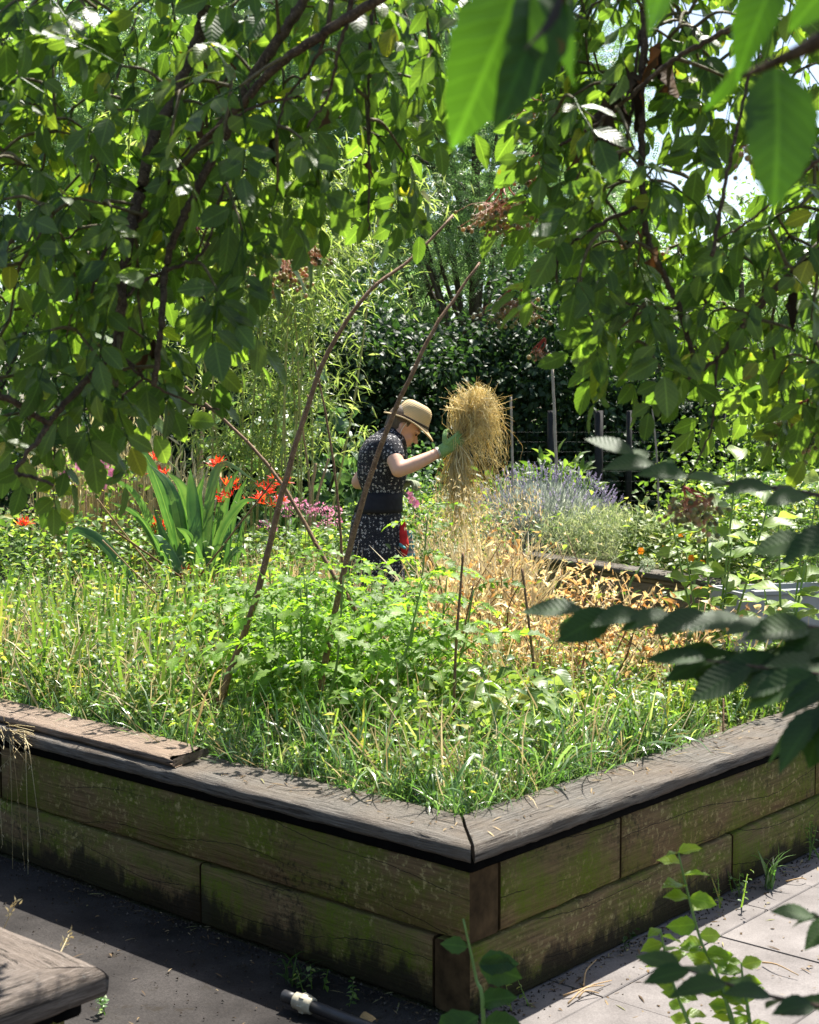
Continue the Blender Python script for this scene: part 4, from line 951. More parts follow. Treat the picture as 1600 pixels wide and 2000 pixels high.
for args in ((900, 1340, .34, 'dried orange bean plant next to the tomato leaning on it'), (960, 1300, .42, 'tall dried bean plant among the oat stalks'), (1010, 1350, .34, 'dried bean plant behind the thin dark stake'),
             (1080, 1370, .34, 'dried bean plant with crumpled orange leaves in front of the stakes'), (1150, 1390, .30, 'dried bean plant by the bare soil patch'), (1130, 1310, .42, 'dried bean plant below the hornbeam twig'),
             (1220, 1370, .30, 'rusty dried bean plant beside the grey forked stick'), (1290, 1370, .28, 'rusty dried bean plant nearest the short planter wall'), (1230, 1310, .28, 'dried bean plant still partly green'), (1330, 1340, .22, 'last dried bean plant towards the concrete pavement'), (860, 1290, .45, 'dried bean plant at the feet of the woman')):
    dry_bean(*args)

# broad leaved low plants before the dried beans
bl = [leaf_tpl(1, .72, 6, .2, .35, .42, 1, .04, .25), leaf_tpl(1, .65, 6, .35, .2, .4, 1, .04, .2)]
bl_m = [Acc().add(a[0], a[1], a[2], a[3]).mesh('leaf') for a in bl]
for i_, (u, v, n, lab) in enumerate(((905, 1480, 18, 'low broad leaved plant beside the leaning dark stake'), (960, 1450, 22, 'low broad leaved plant with crinkled pale leaves'), (1030, 1440, 22, 'low broad leaved plant around the thin brown stake'), (1090, 1470, 16, 'low broad leaved plant by the tuft of grass'), (860, 1430, 18, 'low broad leaved plant under the tomato'), (1000, 1500, 14, 'small broad leaved plant closest to the planter corner'))):
    base = PG(u, v, ZS); t = thing('broad_leaf_plant', lab, 'plant', tuple(base), 'low broad leaved plants')
    for j in range(n):
        r_ = rng.uniform(.02, .12); th = rng.random() * 6.28; p = base + np.array([r_ * math.cos(th), r_ * math.sin(th), rng.uniform(.08, .23)])
        Y = np.array([math.cos(th) + rng.normal() * .4, math.sin(th) + rng.normal() * .4, rng.uniform(-.3, .3)]); s_ = rng.uniform(.06, .10)
        lf_ = obj('leaf', bl_m[j % 2], M_BEAN, t, loc=p, M=frames(Y[None], (np.array([0, 0, 1.]) + rng.normal(size=3) * .3)[None])[0] * s_)
    a = Acc()
    for j in range(7): tube(a, np.array([base, base + np.array([rng.normal() * .05, rng.normal() * .05, .13])]), .002, 4, False)
    part('stalks', a, M_GSTEM, t, kind='stuff')

# crocosmia
cb = PG(395, 1215, ZS); t = thing('crocosmia_plant', 'tall crocosmia with sword shaped leaves and scarlet flowers', 'crocosmia', tuple(cb))
dC = np.linalg.norm(cb - CAM) * .998
def sword(pts, W, tw=0.6):
    """a flat pleated leaf through photograph points at the clump's distance"""
    c = spline([P(u, v, dC + dz) for u, v, dz in pts], 14); s = np.linspace(0, 1, 14); wd = W * .64 * np.minimum(1, (1.01 - s) * 2.2) * (.6 + .4 * np.minimum(1, s * 3)); tg = nrm(np.gradient(c, axis=0))
    side_ = nrm(np.cross(tg, nrm(np.array([math.sin(tw), -math.cos(tw), .25])))); nn_ = np.cross(side_, tg); V = []; L_ = []
    for m_, w_ in enumerate((-1, -.5, 0, .5, 1)): V.append(c + side_ * (wd * w_)[:, None] + nn_ * (wd * (.14 if m_ % 2 else 0))[:, None]); L_.append(np.stack([np.full(14, w_), s, np.full(14, rng.random())], 1))
    q = np.vstack([np.stack([np.arange(13) + 14 * m_, np.arange(13) + 14 * (m_ + 1), np.arange(13) + 14 * (m_ + 1) + 1, np.arange(13) + 14 * m_ + 1], 1) for m_ in range(4)])
    part('leaf', Acc().add(np.vstack(V), None, q, np.vstack(L_)), M_SWORD, t)
SW = [([(400, 1215, 0), (350, 1080, .05), (310, 950, .05), (275, 885, .1), (225, 945, .1)], .055), ([(395, 1215, 0), (360, 1080, 0), (335, 960, -.05), (290, 905, 0)], .065), ([(410, 1215, 0), (395, 1080, .05), (360, 960, .0), (325, 920, .0)], .06),
      ([(400, 1215, 0), (385, 1060, -.03), (375, 960, 0), (372, 915, 0)], .06), ([(405, 1215, 0), (395, 1060, .1), (385, 980, .1), (400, 925, .1)], .06), ([(415, 1215, 0), (405, 1080, .0), (412, 960, .0), (438, 905, .05), (505, 945, .1)], .05),
      ([(420, 1215, 0), (425, 1080, .1), (445, 960, .1), (475, 905, .1)], .045), ([(425, 1215, 0), (440, 1080, .15), (462, 980, .15), (482, 935, .15)], .04), ([(410, 1215, 0), (425, 1060, -.08), (470, 985, -.05), (505, 975, -.05)], .04),
      ([(380, 1215, 0), (345, 1120, 0), (320, 1050, 0), (300, 990, 0)], .05), ([(385, 1215, 0), (330, 1110, -.05), (270, 1010, -.05), (215, 980, 0)], .04), ([(400, 1215, -.05), (360, 1130, -.1), (320, 1060, -.1), (300, 1045, -.1)], .055),
      ([(300, 1225, -.2), (265, 1150, -.2), (215, 1075, -.2), (170, 1040, -.2), (136, 1045, -.2), (138, 1130, -.2)], .045), ([(285, 1215, -.2), (255, 1160, -.2), (245, 1090, -.2)], .03), ([(270, 1210, -.25), (220, 1140, -.2), (150, 1115, -.2), (75, 1170, -.2)], .025),
      ([(370, 1215, .05), (340, 1100, .1), (300, 1030, .1), (260, 960, .15), (200, 925, .2)], .05), ([(430, 1200, .0), (440, 1110, 0), (460, 1075, 0), (478, 1080, 0), (485, 1130, 0)], .035), ([(440, 1215, .2), (455, 1120, .2), (470, 1050, .2), (480, 1000, .2)], .035),
      ([(400, 1215, .1), (390, 1100, .2), (350, 1000, .2), (330, 930, .2)], .05), ([(405, 1215, -.1), (395, 1120, -.12), (370, 1050, -.12), (345, 1030, -.12)], .06), ([(375, 1215, .1), (355, 1090, .15), (345, 1010, .15), (355, 940, .15)], .05),
      ([(415, 1220, .1), (420, 1090, .15), (430, 1000, .15), (425, 930, .15)], .05), ([(390, 1220, 0), (365, 1140, -.05), (350, 1090, -.05), (352, 1060, -.05)], .05), ([(420, 1220, .05), (430, 1130, .05), (445, 1040, .05), (452, 985, .05)], .045)]
for pts, W in SW: sword(pts, W, rng.uniform(-.9, .9))
fl_t = leaf_tpl(1, .22, 4, .2, -.5, .6)
def redflower(u, v, n=9, d=None, sz=.045):
    d = d or dC; a = Acc(); c = P(u, v, d); st = Acc()
    for j in range(n):
        p = c + np.array([rng.normal() * .03, rng.normal() * .025, rng.normal() * .015]); ax = nrm(np.array([rng.normal() * .6, rng.normal() * .4 - .2, .7 + rng.random() * .4]))
        m = 5; th = np.arange(m) / m * 6.28; e1 = nrm(np.cross(ax, [0, .3, 1])); e2 = np.cross(ax, e1)
        Y = ax[None] * 1.1 + .55 * (np.cos(th)[:, None] * e1 + np.sin(th)[:, None] * e2); a.batch(fl_t, np.repeat(p[None], m, 0), frames(Y, np.cos(th)[:, None] * e1 + np.sin(th)[:, None] * e2), sz * rng.uniform(.7, 1.1))
    fo = part('flower', a, M_RED, t); tube(st, spline([c + np.array([.05, 0, -.01]), c + np.array([.12, .02, -.12]), c + np.array([.12, .05, -.45])], 8), .0022, 4); sub('flower_stalk', st, M_GSTEM, fo)
for u, v, dd in ((380, 1118, -.15), (430, 910, .1), (450, 950, .2), (440, 975, .1), (500, 975, .3), (515, 960, .4), (540, 980, .4), (553, 943, .4), (275, 900, .2), (318, 925, .2), (310, 895, .25), (305, 1035, .1), (45, 1020, .3), (110, 1025, .5), (405, 1150, -.1)):
    redflower(u, v, 7 if v < 1100 else 9, dC + dd)

# poles, canes and stakes
def pole(name, label, cat, pts, r0, r1, mat, group, knots=True, foot=None):
    c = spline([P(*p) for p in pts], 36); 
    if foot is not None: c = np.vstack([foot, c]) if np.linalg.norm(c[0] - foot) > .02 else c
    t = thing(name, label, cat, tuple(c[0]), group); rr = np.linspace(r0, r1, len(c))
    c[2:-1] += rng.normal(size=(len(c) - 3, 3)) * r0 * .08
    a = Acc(); tube(a, c, rr, 8); s_ = part('shaft', a, mat, t)
    if knots:
        for j in range(3, len(c) - 2, 4):
            b = Acc(); dr = nrm(rng.normal(size=3)); tube(b, np.array([c[j], c[j] + dr * rr[j] * 1.9 + np.array([0, 0, rr[j]])]), np.array([rr[j] * .55, rr[j] * .3]), 5); part('knot', b, mat, t)
    return t
def zfoot(u, v, z=ZS - .02): return PG(u, v, z)
GP = 'bean poles stuck in the planter'
def dist(p): return float((np.asarray(p) - CAM) @ FWD)
fA = zfoot(415, 1455); dA = dist(fA)
pole('bowed_pole', 'long bowed brown pole rising from the planter edge and bending over at the top', 'pole', [(415, 1455, dA), (440, 1340, dA + .05), (500, 1170, dA + .1), (552, 960, dA + .15), (590, 830, dA + .2), (640, 690, dA + .25), (720, 570, dA + .3), (800, 508, dA + .4), (885, 420, dA + .5)], .0135, .005, M_POLE, GP)
fB = zfoot(600, 1470); dB = dist(fB)
pole('bowed_pole', 'long knotty brown pole crossing in front of the woman in the straw hat', 'pole', [(600, 1470, dB), (620, 1380, dB + .03), (655, 1190, dB + .1), (705, 990, dB + .15), (760, 830, dB + .2), (800, 740, dB + .2), (850, 640, dB + .25), (890, 580, dB + .3), (937, 513, dB + .35)], .0125, .0045, M_POLE, GP)
fC = zfoot(790, 1350); dC_ = dist(fC)
pole('bowed_pole', 'slanting reddish pole leaning away over the crocosmia', 'pole', [(790, 1350, dC_), (700, 1200, dC_ + .1), (630, 1085, dC_ + .2), (550, 945, dC_ + .3), (470, 850, dC_ + .4), (362, 755, dC_ + .5)], .0105, .006, M_POLE, GP)
pole('cane', 'thin upright brown cane behind the bowed poles', 'cane', [(675, 1230, 7.2), (662, 1000, 7.2), (640, 830, 7.2), (613, 698, 7.2)], .008, .004, M_POLE, GP, False)
for i_, (a_, b_, d_, r_, lab) in enumerate((((545, 925), (405, 1105), 7.0, .006, 'thin brown cane lying across the sword leaves to the scarlet flowers'), ((190, 975), (300, 1115), 6.6, .006, 'thin cane leaning among the weeds below the elder leaves'), ((215, 1030), (350, 1125), 6.4, .007, 'reddish cane leaning into the crocosmia foot'), ((200, 1055), (325, 1180), 6.3, .005, 'lowest thin cane leaning across the weeds'))):
    f_ = PG(b_[0] + (b_[0] - a_[0]) * .6, b_[1] + (b_[1] - a_[1]) * .6, ZS); df = dist(f_)
    pole('cane', lab, 'cane', [(f_ @ RT / df * F + 800, 1000 - ((f_ - CAM) @ UP) / df * F, df), (*b_, (df + d_) / 2 + .05), (*a_, d_ + .2)], r_, r_ * .7, M_CANE if i_ % 2 else M_POLE, 'thin canes leaning in the planter', False)
for (u0, v0, u1, v1, um, r_, m_, lab) in ((885, 1480, 905, 1080, 890, .0055, M_POLE, 'dark thin stake standing before the dried beans'), (1057, 1440, 1020, 1110, 1040, .006, M_POLE, 'thin brown stake among the broad leaves'), (930, 1555, 945, 1480, 938, .011, M_POLE, 'short thick broken stump of a stake in the front grass'),
        (1165, 1180, 1182, 1100, 1170, .004, M_CANE, 'short reddish stalk before the far planter'), (1412, 1455, 1413, 1365, 1413, .004, M_POLE, 'short dark stalk at the inner side of the short wall'), (905, 1420, 925, 1140, 900, .004, M_POLE, 'slim dark stake bowed beside the thin one'), (1030, 1430, 1030, 1400, 1030, .009, M_POLE, 'little stub of a stake in the broad leaves')):
    f_ = zfoot(u0, v0); d_ = dist(f_); pole('stake', lab, 'stake', [(u0, v0, d_), (um, (v0 + v1) / 2, d_ + .03), (u1, v1, d_ + .08)], r_, r_ * .75, m_, 'stakes in the planter', False)
a_ = Acc(); f_ = zfoot(1210, 1425); d_ = dist(f_); tube(a_, spline([P(1210, 1425, d_), P(1190, 1395, d_), P(1195, 1350, d_ + .03), P(1208, 1310, d_ + .05)], 14), np.linspace(.008, .004, 14), 6)
fs = thing('forked_stick', 'pale grey crooked stick standing in the bare soil patch', 'stick', tuple(f_)); part('shaft', a_, M_GREYCANE, fs)
a_ = Acc(); tube(a_, spline([P(1195, 1350, d_ + .03), P(1215, 1330, d_), P(1240, 1325, d_)], 8), np.linspace(.004, .002, 8), 5); part('side_twig', a_, M_GREYCANE, fs)
for (u0, v0, u1, v1, d_, r_, lab) in ((1001, 925, 998, 775, 12.0, .012, 'tall thin grey cane in front of the dark hedge'), (1087, 930, 1079, 720, 12.6, .016, 'taller pale cane before the first fence post'), (1285, 930, 1275, 800, 12.6, .010, 'thin cane behind the hornbeam leaves'), (393, 915, 397, 795, 12.5, .018, 'upright brown cane before the low dark hedge'), (605, 960, 588, 815, 10.2, .010, 'thin cane between the bamboo culms'), (605, 1010, 617, 905, 9.6, .012, 'short cane in the pink flower bed'), (615, 1010, 642, 895, 9.6, .010, 'slanting short cane in the pink flower bed')):
    f_ = P(u0, v0, d_); f_[2] = 0; pole('cane', lab, 'cane', [(u0 - (u1 - u0) * .3, F * 1.5 / d_ + 825, d_), (u0, v0, d_), (u1, v1, d_)], r_, r_ * .8, M_GREYCANE if u0 > 700 else M_CANE, 'canes standing behind the planter', False)

# ================================================================== BEDS BEYOND
M_LAVLEAF = leaf_mat('lavender_leaf', [(0, (.26, .30, .27)), (.5, (.38, .42, .38)), (1, (.52, .55, .50))], .35, (1.2, 1.2, 1.0), .6, .3, 0)
M_LAVFLOWER = leaf_mat('lavender_flower', [(0, (.22, .19, .30)), (.6, (.34, .30, .44)), (1, (.50, .46, .58))], .35, (1.2, 1.1, 1.2), .6, .2, 0)
M_PINK = leaf_mat('pink_flower', [(0, (.62, .18, .34)), (.6, (.75, .30, .45)), (1, (.85, .55, .62))], .4, (1.1, 1.1, 1.1), .6, .2, 0)
M_ORANGE = leaf_mat('orange_flower', [(0, (.85, .20, .015)), (1, (.9, .40, .03))], .4, (1.1, 1.1, 1.1), .5, .2, 0)
M_PALEHERB = leaf_mat('pale_herb', [(0, (.13, .19, .08)), (.6, (.24, .29, .15)), (1, (.45, .46, .30))], .4, (1.4, 1.4, 1.0), .5, .3, 0)
M_NAST = leaf_mat('nasturtium_leaf', [(0, (.10, .17, .04)), (.5, (.18, .26, .06)), (1, (.34, .38, .12))], .45, (1.8, 1.7, 1.0), .45, .4, .2)
M_ALLIUM = leaf_mat('allium_head', [(0, (.28, .34, .22)), (1, (.50, .54, .40))], .3, (1.2, 1.2, 1.0), .6, .2, 0)
M_WHEAT = leaf_mat('ripe_wheat', [(0, (.52, .43, .23)), (1, (.76, .67, .44))], .4, (1.1, 1.1, .9), .5, .3, 0)

def bendstem(acc, p0, h, r=.003, lean=.15): 
    e = p0 + np.array([rng.normal() * lean * h, rng.normal() * lean * h, h]); tube(acc, np.array([p0, (p0 + e) / 2 + rng.normal(size=3) * .02 * h, e]), r, 3, False); return e
# lavender on the far planter
lc = P(1065, 1010, 12.0); lc[2] = ZS
t = thing('lavender_bush', 'rounded silvery lavender bush with purple flower spikes', 'lavender', tuple(lc))
A = Acc(); Fl = Acc(); St = Acc(); n = 7500
d = rand_dir(n); d[:, 2] = np.abs(d[:, 2]); p = lc + d * np.array([.62, .45, .52]) * (rng.random((n, 1)) ** .3); A.batch(NAR[0], p, frames(nrm(d + rng.normal(size=(n, 3)) * .35 + np.array([0, 0, .6])), rand_dir(n)), rng.uniform(.06, .11, n))
for j in range(560):
    d_ = rand_dir(1)[0]; d_[2] = abs(d_[2]) * .8 + .25; d_ = nrm(d_); s0 = lc + d_ * np.array([.58, .42, .48]); e = s0 + nrm(d_ * .6 + np.array([.05, 0, .8]) + rng.normal(size=3) * .12) * rng.uniform(.12, .27)
    tube(St, np.array([s0, e]), .0022, 3, False); ax = nrm(e - s0); m = 9; T = e + ax * np.linspace(-.035, .012, m)[:, None]; Fl.batch(LF4[0], T, frames(rand_dir(m) + ax, rand_dir(m)), .014)
part('foliage', A, M_LAVLEAF, t, kind='stuff'); part('flower_stalks', St, M_LAVLEAF, t, kind='stuff'); part('flower_spikes', Fl, M_LAVFLOWER, t, kind='stuff')
base_st = Acc()
for j in range(26): tube(base_st, np.array([lc + np.array([rng.normal() * .1, -.1, 0]), lc + np.array([rng.normal() * .35, -.32 + rng.normal() * .05, .28])]), .006, 4)
part('woody_stems', base_st, M_GREYCANE, t, kind='stuff')
# airy herbs
A = Acc()
for (u, v, d_, rx, h, n) in ((1180, 1060, 11.2, .35, .38, 2600), (1265, 1075, 10.9, .45, .32, 2600), (1110, 1060, 11.4, .25, .28, 1200), (1320, 1050, 11.0, .4, .35, 1500)):
    c = P(u, v, d_); c[2] = ZS; q = c + np.stack([rng.normal(size=n) * rx * .55, rng.normal(size=n) * .25, rng.random(n) ** .7 * h], 1); A.batch(NAR[1], q, frames(nrm(rng.normal(size=(n, 3)) * .6 + np.array([0, 0, .8])), rand_dir(n)), rng.uniform(.03, .09, n))
hb = obj('herbs', A.mesh('herbs', smooth=False), M_PALEHERB); tag(hb, 'airy pale herbs growing between the lavender and the nasturtiums', 'herbs', kind='stuff')
# nasturtium cascade
A = Acc(); n = 1500; disc = leaf_tpl(1, 1.0, 4, .12, .1, .5, .6)
uv = np.stack([rng.uniform(1215, 1470, n), rng.normal(1075, 34, n)], 1); T = np.array([P(u, min(v, 1185), 10.6 - (u - 1215) / 255 * 1.0 + (1150 - v) / 100 * .35 - .25) for u, v in uv])
th = rng.random(n) * 6.28; A.batch(disc, T, frames(np.stack([np.cos(th), np.sin(th), rng.normal(size=n) * .3], 1), np.array([0, -.5, .8]) + rng.normal(size=(n, 3)) * .35), rng.uniform(.03, .06, n))
na_ = thing('nasturtium', 'yellow green nasturtium tumbling over the far planter edge with orange flowers', 'nasturtium', tuple(P(1330, 1090, 10.2)))
part('foliage', A, M_NAST, na_, kind='stuff')
vn = Acc()
for j in range(60):
    q = T[rng.integers(0, n)]; tube(vn, spline([q, q + np.array([rng.normal() * .12, -.05, -.06]), q + np.array([rng.normal() * .2, -.1, -.22 * rng.random()])], 5), .003, 3, False)
part('vines', vn, M_NAST, na_, kind='stuff')
def blossom(u, v, d, s, mat, parent, n=6):
    c = P(u, v, d); th = np.arange(n) / n * 6.28; a = Acc(); a.batch(leaf_tpl(1, .8, 3, .1, .2, .6), np.repeat(c[None], n, 0), frames(np.stack([np.cos(th), 0 * th - .25, np.sin(th)], 1), np.tile([0, -1, .3], (n, 1)) + rng.normal(size=(n, 3)) * .1), s); return part('flower', a, mat, parent)
for u, v in ((1316, 1162), (1252, 1076), (1298, 1072), (1350, 1090), (1372, 1100), (1330, 1042)): blossom(u, v, 9.7, .028, M_ORANGE, na_)
# allium seed heads
for (u, v, d_, lab) in ((1265, 1103, 8.6, 'pale round allium seed head on a bent green stalk'), (1398, 1055, 8.2, 'pale round allium seed head before the broad leaved plant')):
    c = P(u, v, d_); t = thing('allium', lab, 'allium', (c[0], c[1], 0), 'allium seed heads'); n = 420; dd = rand_dir(n); a = Acc(); a.batch(LF4[0], c + dd * rng.uniform(.022, .04, (n, 1)), frames(dd, rand_dir(n)), .012); part('seed_head', a, M_ALLIUM, t)
    b = Acc(); tube(b, spline([[c[0] - .1, c[1], 0], [c[0] - .12, c[1], c[2] * .7], [c[0] - .05, c[1], c[2] - .03], c], 12), .006, 6); part('stalk', b, M_GSTEM, t)

# tall broad leaved plant by the pavement
bp_ = PG(1400, 1330, 0); bp_ = P(1440, 1200, 6.4); bp_[2] = ZS - .02
M_QUINCE = leaf_mat('pale_broad_leaf', [(0, (.10, .17, .035)), (.5, (.15, .23, .05)), (1, (.22, .30, .085))], .48, (2.1, 2.0, 1.1), .45, .35, .4, 6)
ql = [leaf_tpl(1, .55, 8, .12, .3, .45, 1, .03, .2), leaf_tpl(1, .6, 8, .2, .1, .45, 1, .03, .25)]; ql_m = [Acc().add(a[0], a[1], a[2], a[3]).mesh('leaf') for a in ql]
for i_, (u, vb, d_, stems, lab) in enumerate(((1390, 1290, 6.0, [(1380, 960), (1310, 1010), (1440, 900), (1500, 990), (1430, 1060), (1340, 1080)], 'tall plant with large pale green oval leaves before the grey trough'), (1530, 1280, 6.2, [(1520, 980), (1570, 1050), (1600, 940), (1490, 1130), (1560, 1180)], 'second tall plant with large pale leaves beside the dark hornbeam twig'))):
    b0 = P(u, vb, d_); b0[2] = ZS - .03; t = thing('broad_leaf_plant', lab, 'plant', tuple(b0), 'tall broad leaved plants')
    for (su, sv) in stems:
        e = P(su, sv, d_ + rng.normal() * .15); c = spline([b0, b0 * .5 + e * .5 + np.array([0, 0, -.05]), e], 12); a = Acc(); tube(a, c, np.linspace(.007, .003, 12), 6); part('stem', a, M_GSTEM, t)
        for q_ in range(3, 12):
            th = q_ * 2.4 + rng.random(); obj('leaf', ql_m[q_ % 2], M_QUINCE, t, loc=c[q_], M=frames(np.array([[math.cos(th), math.sin(th) * .7, rng.uniform(-.1, .6)]]), (np.array([0, -.35, 1.]) + rng.normal(size=3) * .3)[None])[0] * rng.uniform(.10, .165))
# grey trough behind it
M_ZINC = simple_mat('grey_zinc', (.30, .31, .32), .5, .4, .15, 6, .05)
g0 = PG(1475, 1330, 0); tr_ = thing('metal_trough', 'plain grey metal trough behind the tall broad leaved plant', 'trough', tuple(P(1560, 1280, 7.9) * np.array([1, 1, 0])))
bx0 = P(1475, 1180, 7.9); M_ = np.stack([nrm(np.array([.96, .28, 0])), nrm(np.array([-.28, .96, 0])), ZU], 1)
hh_ = P(1475, 1160, 7.9)[2]
obj('body', box_acc(1.4, .02, hh_ - .01, .003, 1).mesh('body', smooth=False), M_ZINC, tr_, loc=np.array([bx0[0], bx0[1], 0.0]), M=M_)
obj('body', box_acc(1.4, .02, hh_ - .01, .003, 1).mesh('body', smooth=False), M_ZINC, tr_, loc=np.array([bx0[0], bx0[1], 0.0]) + M_[:, 1] * .5, M=M_)
obj('end_panel', box_acc(.02, .48, hh_ - .013, .003, 1).mesh('end_panel', smooth=False), M_ZINC, tr_, loc=np.array([bx0[0], bx0[1], 0.0]) + M_[:, 1] * .021, M=M_)
obj('rim', box_acc(1.42, .05, .025, .004, 1).mesh('rim', smooth=False), M_ZINC, tr_, loc=np.array([bx0[0], bx0[1], hh_ - .008]) - M_[:, 1] * .012 - M_[:, 0] * .01, M=M_)

# wheat and flowers behind the crocosmia
A = Acc(); n = 620; uv = np.stack([rng.uniform(80, 430, n), 0 * rng.random(n)], 1)
hd = leaf_tpl(1, .16, 3, .3, .2)
for u, _ in uv:
    d_ = rng.uniform(9.0, 10.6); p0 = P(u, 1000, d_); p0[2] = 0; vt = rng.normal(900, 38) if u < 330 else rng.normal(960, 25); h = max(.5, P(u, vt, d_)[2]); e = bendstem(A, p0, h, .0032, .05)
    A.batch(hd, (e - np.array([0, 0, .03]))[None], frames(np.array([[rng.normal() * .4, rng.normal() * .3, .8]]), rand_dir(1)), rng.uniform(.09, .14))
    A.batch(GT[1], e[None] - [[0, 0, .02]], upright(1, .5), .12)
wh = obj('wheat', A.mesh('wheat'), M_WHEAT); tag(wh, 'ripe pale wheat stalks standing behind the crocosmia', 'wheat', kind='stuff')
A = Acc(); n = 5200
for (u, v, d_, rx, h, n) in ((100, 1050, 8.6, .8, .95, 2800), (300, 1060, 8.8, .5, .85, 1600), (560, 1060, 8.9, .5, .82, 2600), (660, 1050, 9.2, .35, .85, 1600), (-30, 1050, 8.2, .5, 1.0, 1200), (860, 1020, 10.5, .5, .9, 1800), (760, 1000, 11, .5, .9, 1500), (820, 980, 9.8, .3, 1.0, 900), (1480, 980, 9.6, .5, 1.15, 2600), (1590, 960, 8.8, .4, 1.2, 1800)):
    c = P(u, v, d_); c[2] = 0; q = c + np.stack([rng.normal(size=n) * rx * .6, rng.normal(size=n) * .3, rng.random(n) ** .6 * h], 1); th = rng.random(n) * 6.28
    A.batch(wl[0], q, frames(np.stack([np.cos(th), np.sin(th), rng.normal(size=n) * .4], 1), np.array([0, -.2, 1.]) + rng.normal(size=(n, 3)) * .4), rng.uniform(.035, .075, n))
ug = obj('undergrowth', A.mesh('undergrowth'), M_WEED); tag(ug, 'mixed green border plants growing behind the planter', 'undergrowth', kind='stuff')
A = Acc()
grass(A, tufts(np.array([[P(u, 1080, d_)[0], d_, 0] for u, d_ in zip(rng.uniform(480, 700, 90), rng.uniform(7.7, 9.0, 90))]), 14, .06), .5, .85, GT, .15)
dg2 = obj('dry_grass', A.mesh('dry_grass'), M_DRYGRASS); tag(dg2, 'bleached dry grass standing on the path behind the tomatoes', 'grass', kind='stuff')
pk = thing('pink_flower_bed', 'clump of pink flower heads beside the dark dress', 'flowers', tuple(P(620, 1100, 9.3) * np.array([1, 1, 0])))
st = Acc()
for (u, v) in ((570, 985), (585, 980), (600, 992), (625, 990), (640, 1000), (655, 998), (632, 1025), (645, 1030), (655, 1018), (515, 1025), (530, 1035), (560, 1000), (610, 1000), (548, 975)):
    c = P(u, v, 9.3 + rng.normal() * .1); n = 40; a = Acc(); dd = rand_dir(n); a.batch(LF4[0], c + dd * np.array([.035, .03, .022]), frames(dd, rand_dir(n)), .018); part('flower', a, M_PINK, pk); tube(st, np.array([c, [c[0], c[1], 0]]), .003, 4, False)
part('stalks', st, M_GSTEM, pk, kind='stuff')
ro = thing('rose_bush', 'rose bush with small pink blooms above the wheat', 'rose', tuple(P(180, 1000, 8.9) * np.array([1, 1, 0])))
A = Acc(); n = 500; c = P(170, 930, 8.9); A.batch(wl[0], c + rng.normal(size=(n, 3)) * np.array([.25, .15, .13]), frames(rand_dir(n), np.array([0, 0, 1.]) + rng.normal(size=(n, 3)) * .5), .045); part('foliage', A, M_WEED, ro, kind='stuff')
a = Acc()
for j in range(6): tube(a, np.array([[c[0] + rng.normal() * .05, c[1], 0], c + rng.normal(size=3) * .15]), .006, 5)
part('stems', a, M_POLE, ro, kind='stuff')
for (u, v) in ((157, 908), (205, 905), (220, 925), (128, 930), (200, 945)): blossom(u, v, 8.7, .04, M_PINK, ro, 7)
for i_, (u, v) in enumerate(((797, 966), (812, 985))):
    pass
r2 = thing('rose_bush', 'coral pink roses right beside the dark dress', 'rose', tuple(P(815, 1100, 9.4) * np.array([1, 1, 0])))
for (u, v) in ((800, 967), (812, 984), (806, 978)): blossom(u, v, 9.3, .032, M_PINK, r2, 7)
a = Acc(); tube(a, spline([P(805, 970, 9.35), P(812, 1010, 9.4), P(815, 1100, 9.4) * np.array([1, 1, 0])], 8), .006, 5); part('stem', a, M_GSTEM, r2)
A = Acc(); n = 120; A.batch(wl[0], P(812, 985, 9.4) + rng.normal(size=(n, 3)) * np.array([.07, .06, .09]), frames(rand_dir(n), rand_dir(n) + np.array([0, 0, .8])), .04); part('foliage', A, M_WEED, r2, kind='stuff')

# ================================================================== THE WOMAN
WD = 8.5
def W3(u, v, dy=0.0): return P(u, v, WD) + np.array([0, dy, 0])
def ball(acc, c, r, ax=None, n=14):
    ph = np.linspace(0, np.pi, n); th = np.arange(2 * n) / (2 * n) * 2 * np.pi
    V = np.stack([np.outer(np.sin(ph), np.cos(th)), np.outer(np.sin(ph), np.sin(th)), np.outer(np.cos(ph), np.ones(2 * n))], -1).reshape(-1, 3) * np.asarray(r)
    if ax is not None: V = V @ np.asarray(ax).T
    m = 2 * n; i = np.arange(n - 1)[:, None] * m; j = np.arange(m)[None]
    acc.add(V + c, None, np.stack(np.broadcast_arrays(i + j, i + m + j, i + m + (j + 1) % m, i + (j + 1) % m), -1).reshape(-1, 4))
def limb(acc, pts, rad, n=14):
    c = spline(pts, 16); r = np.interp(np.linspace(0, 1, 16), np.linspace(0, 1, len(rad)), rad); tube(acc, c, r, n)
    ball(acc, c[0], r[0], n=8); ball(acc, c[-1], r[-1], n=8)
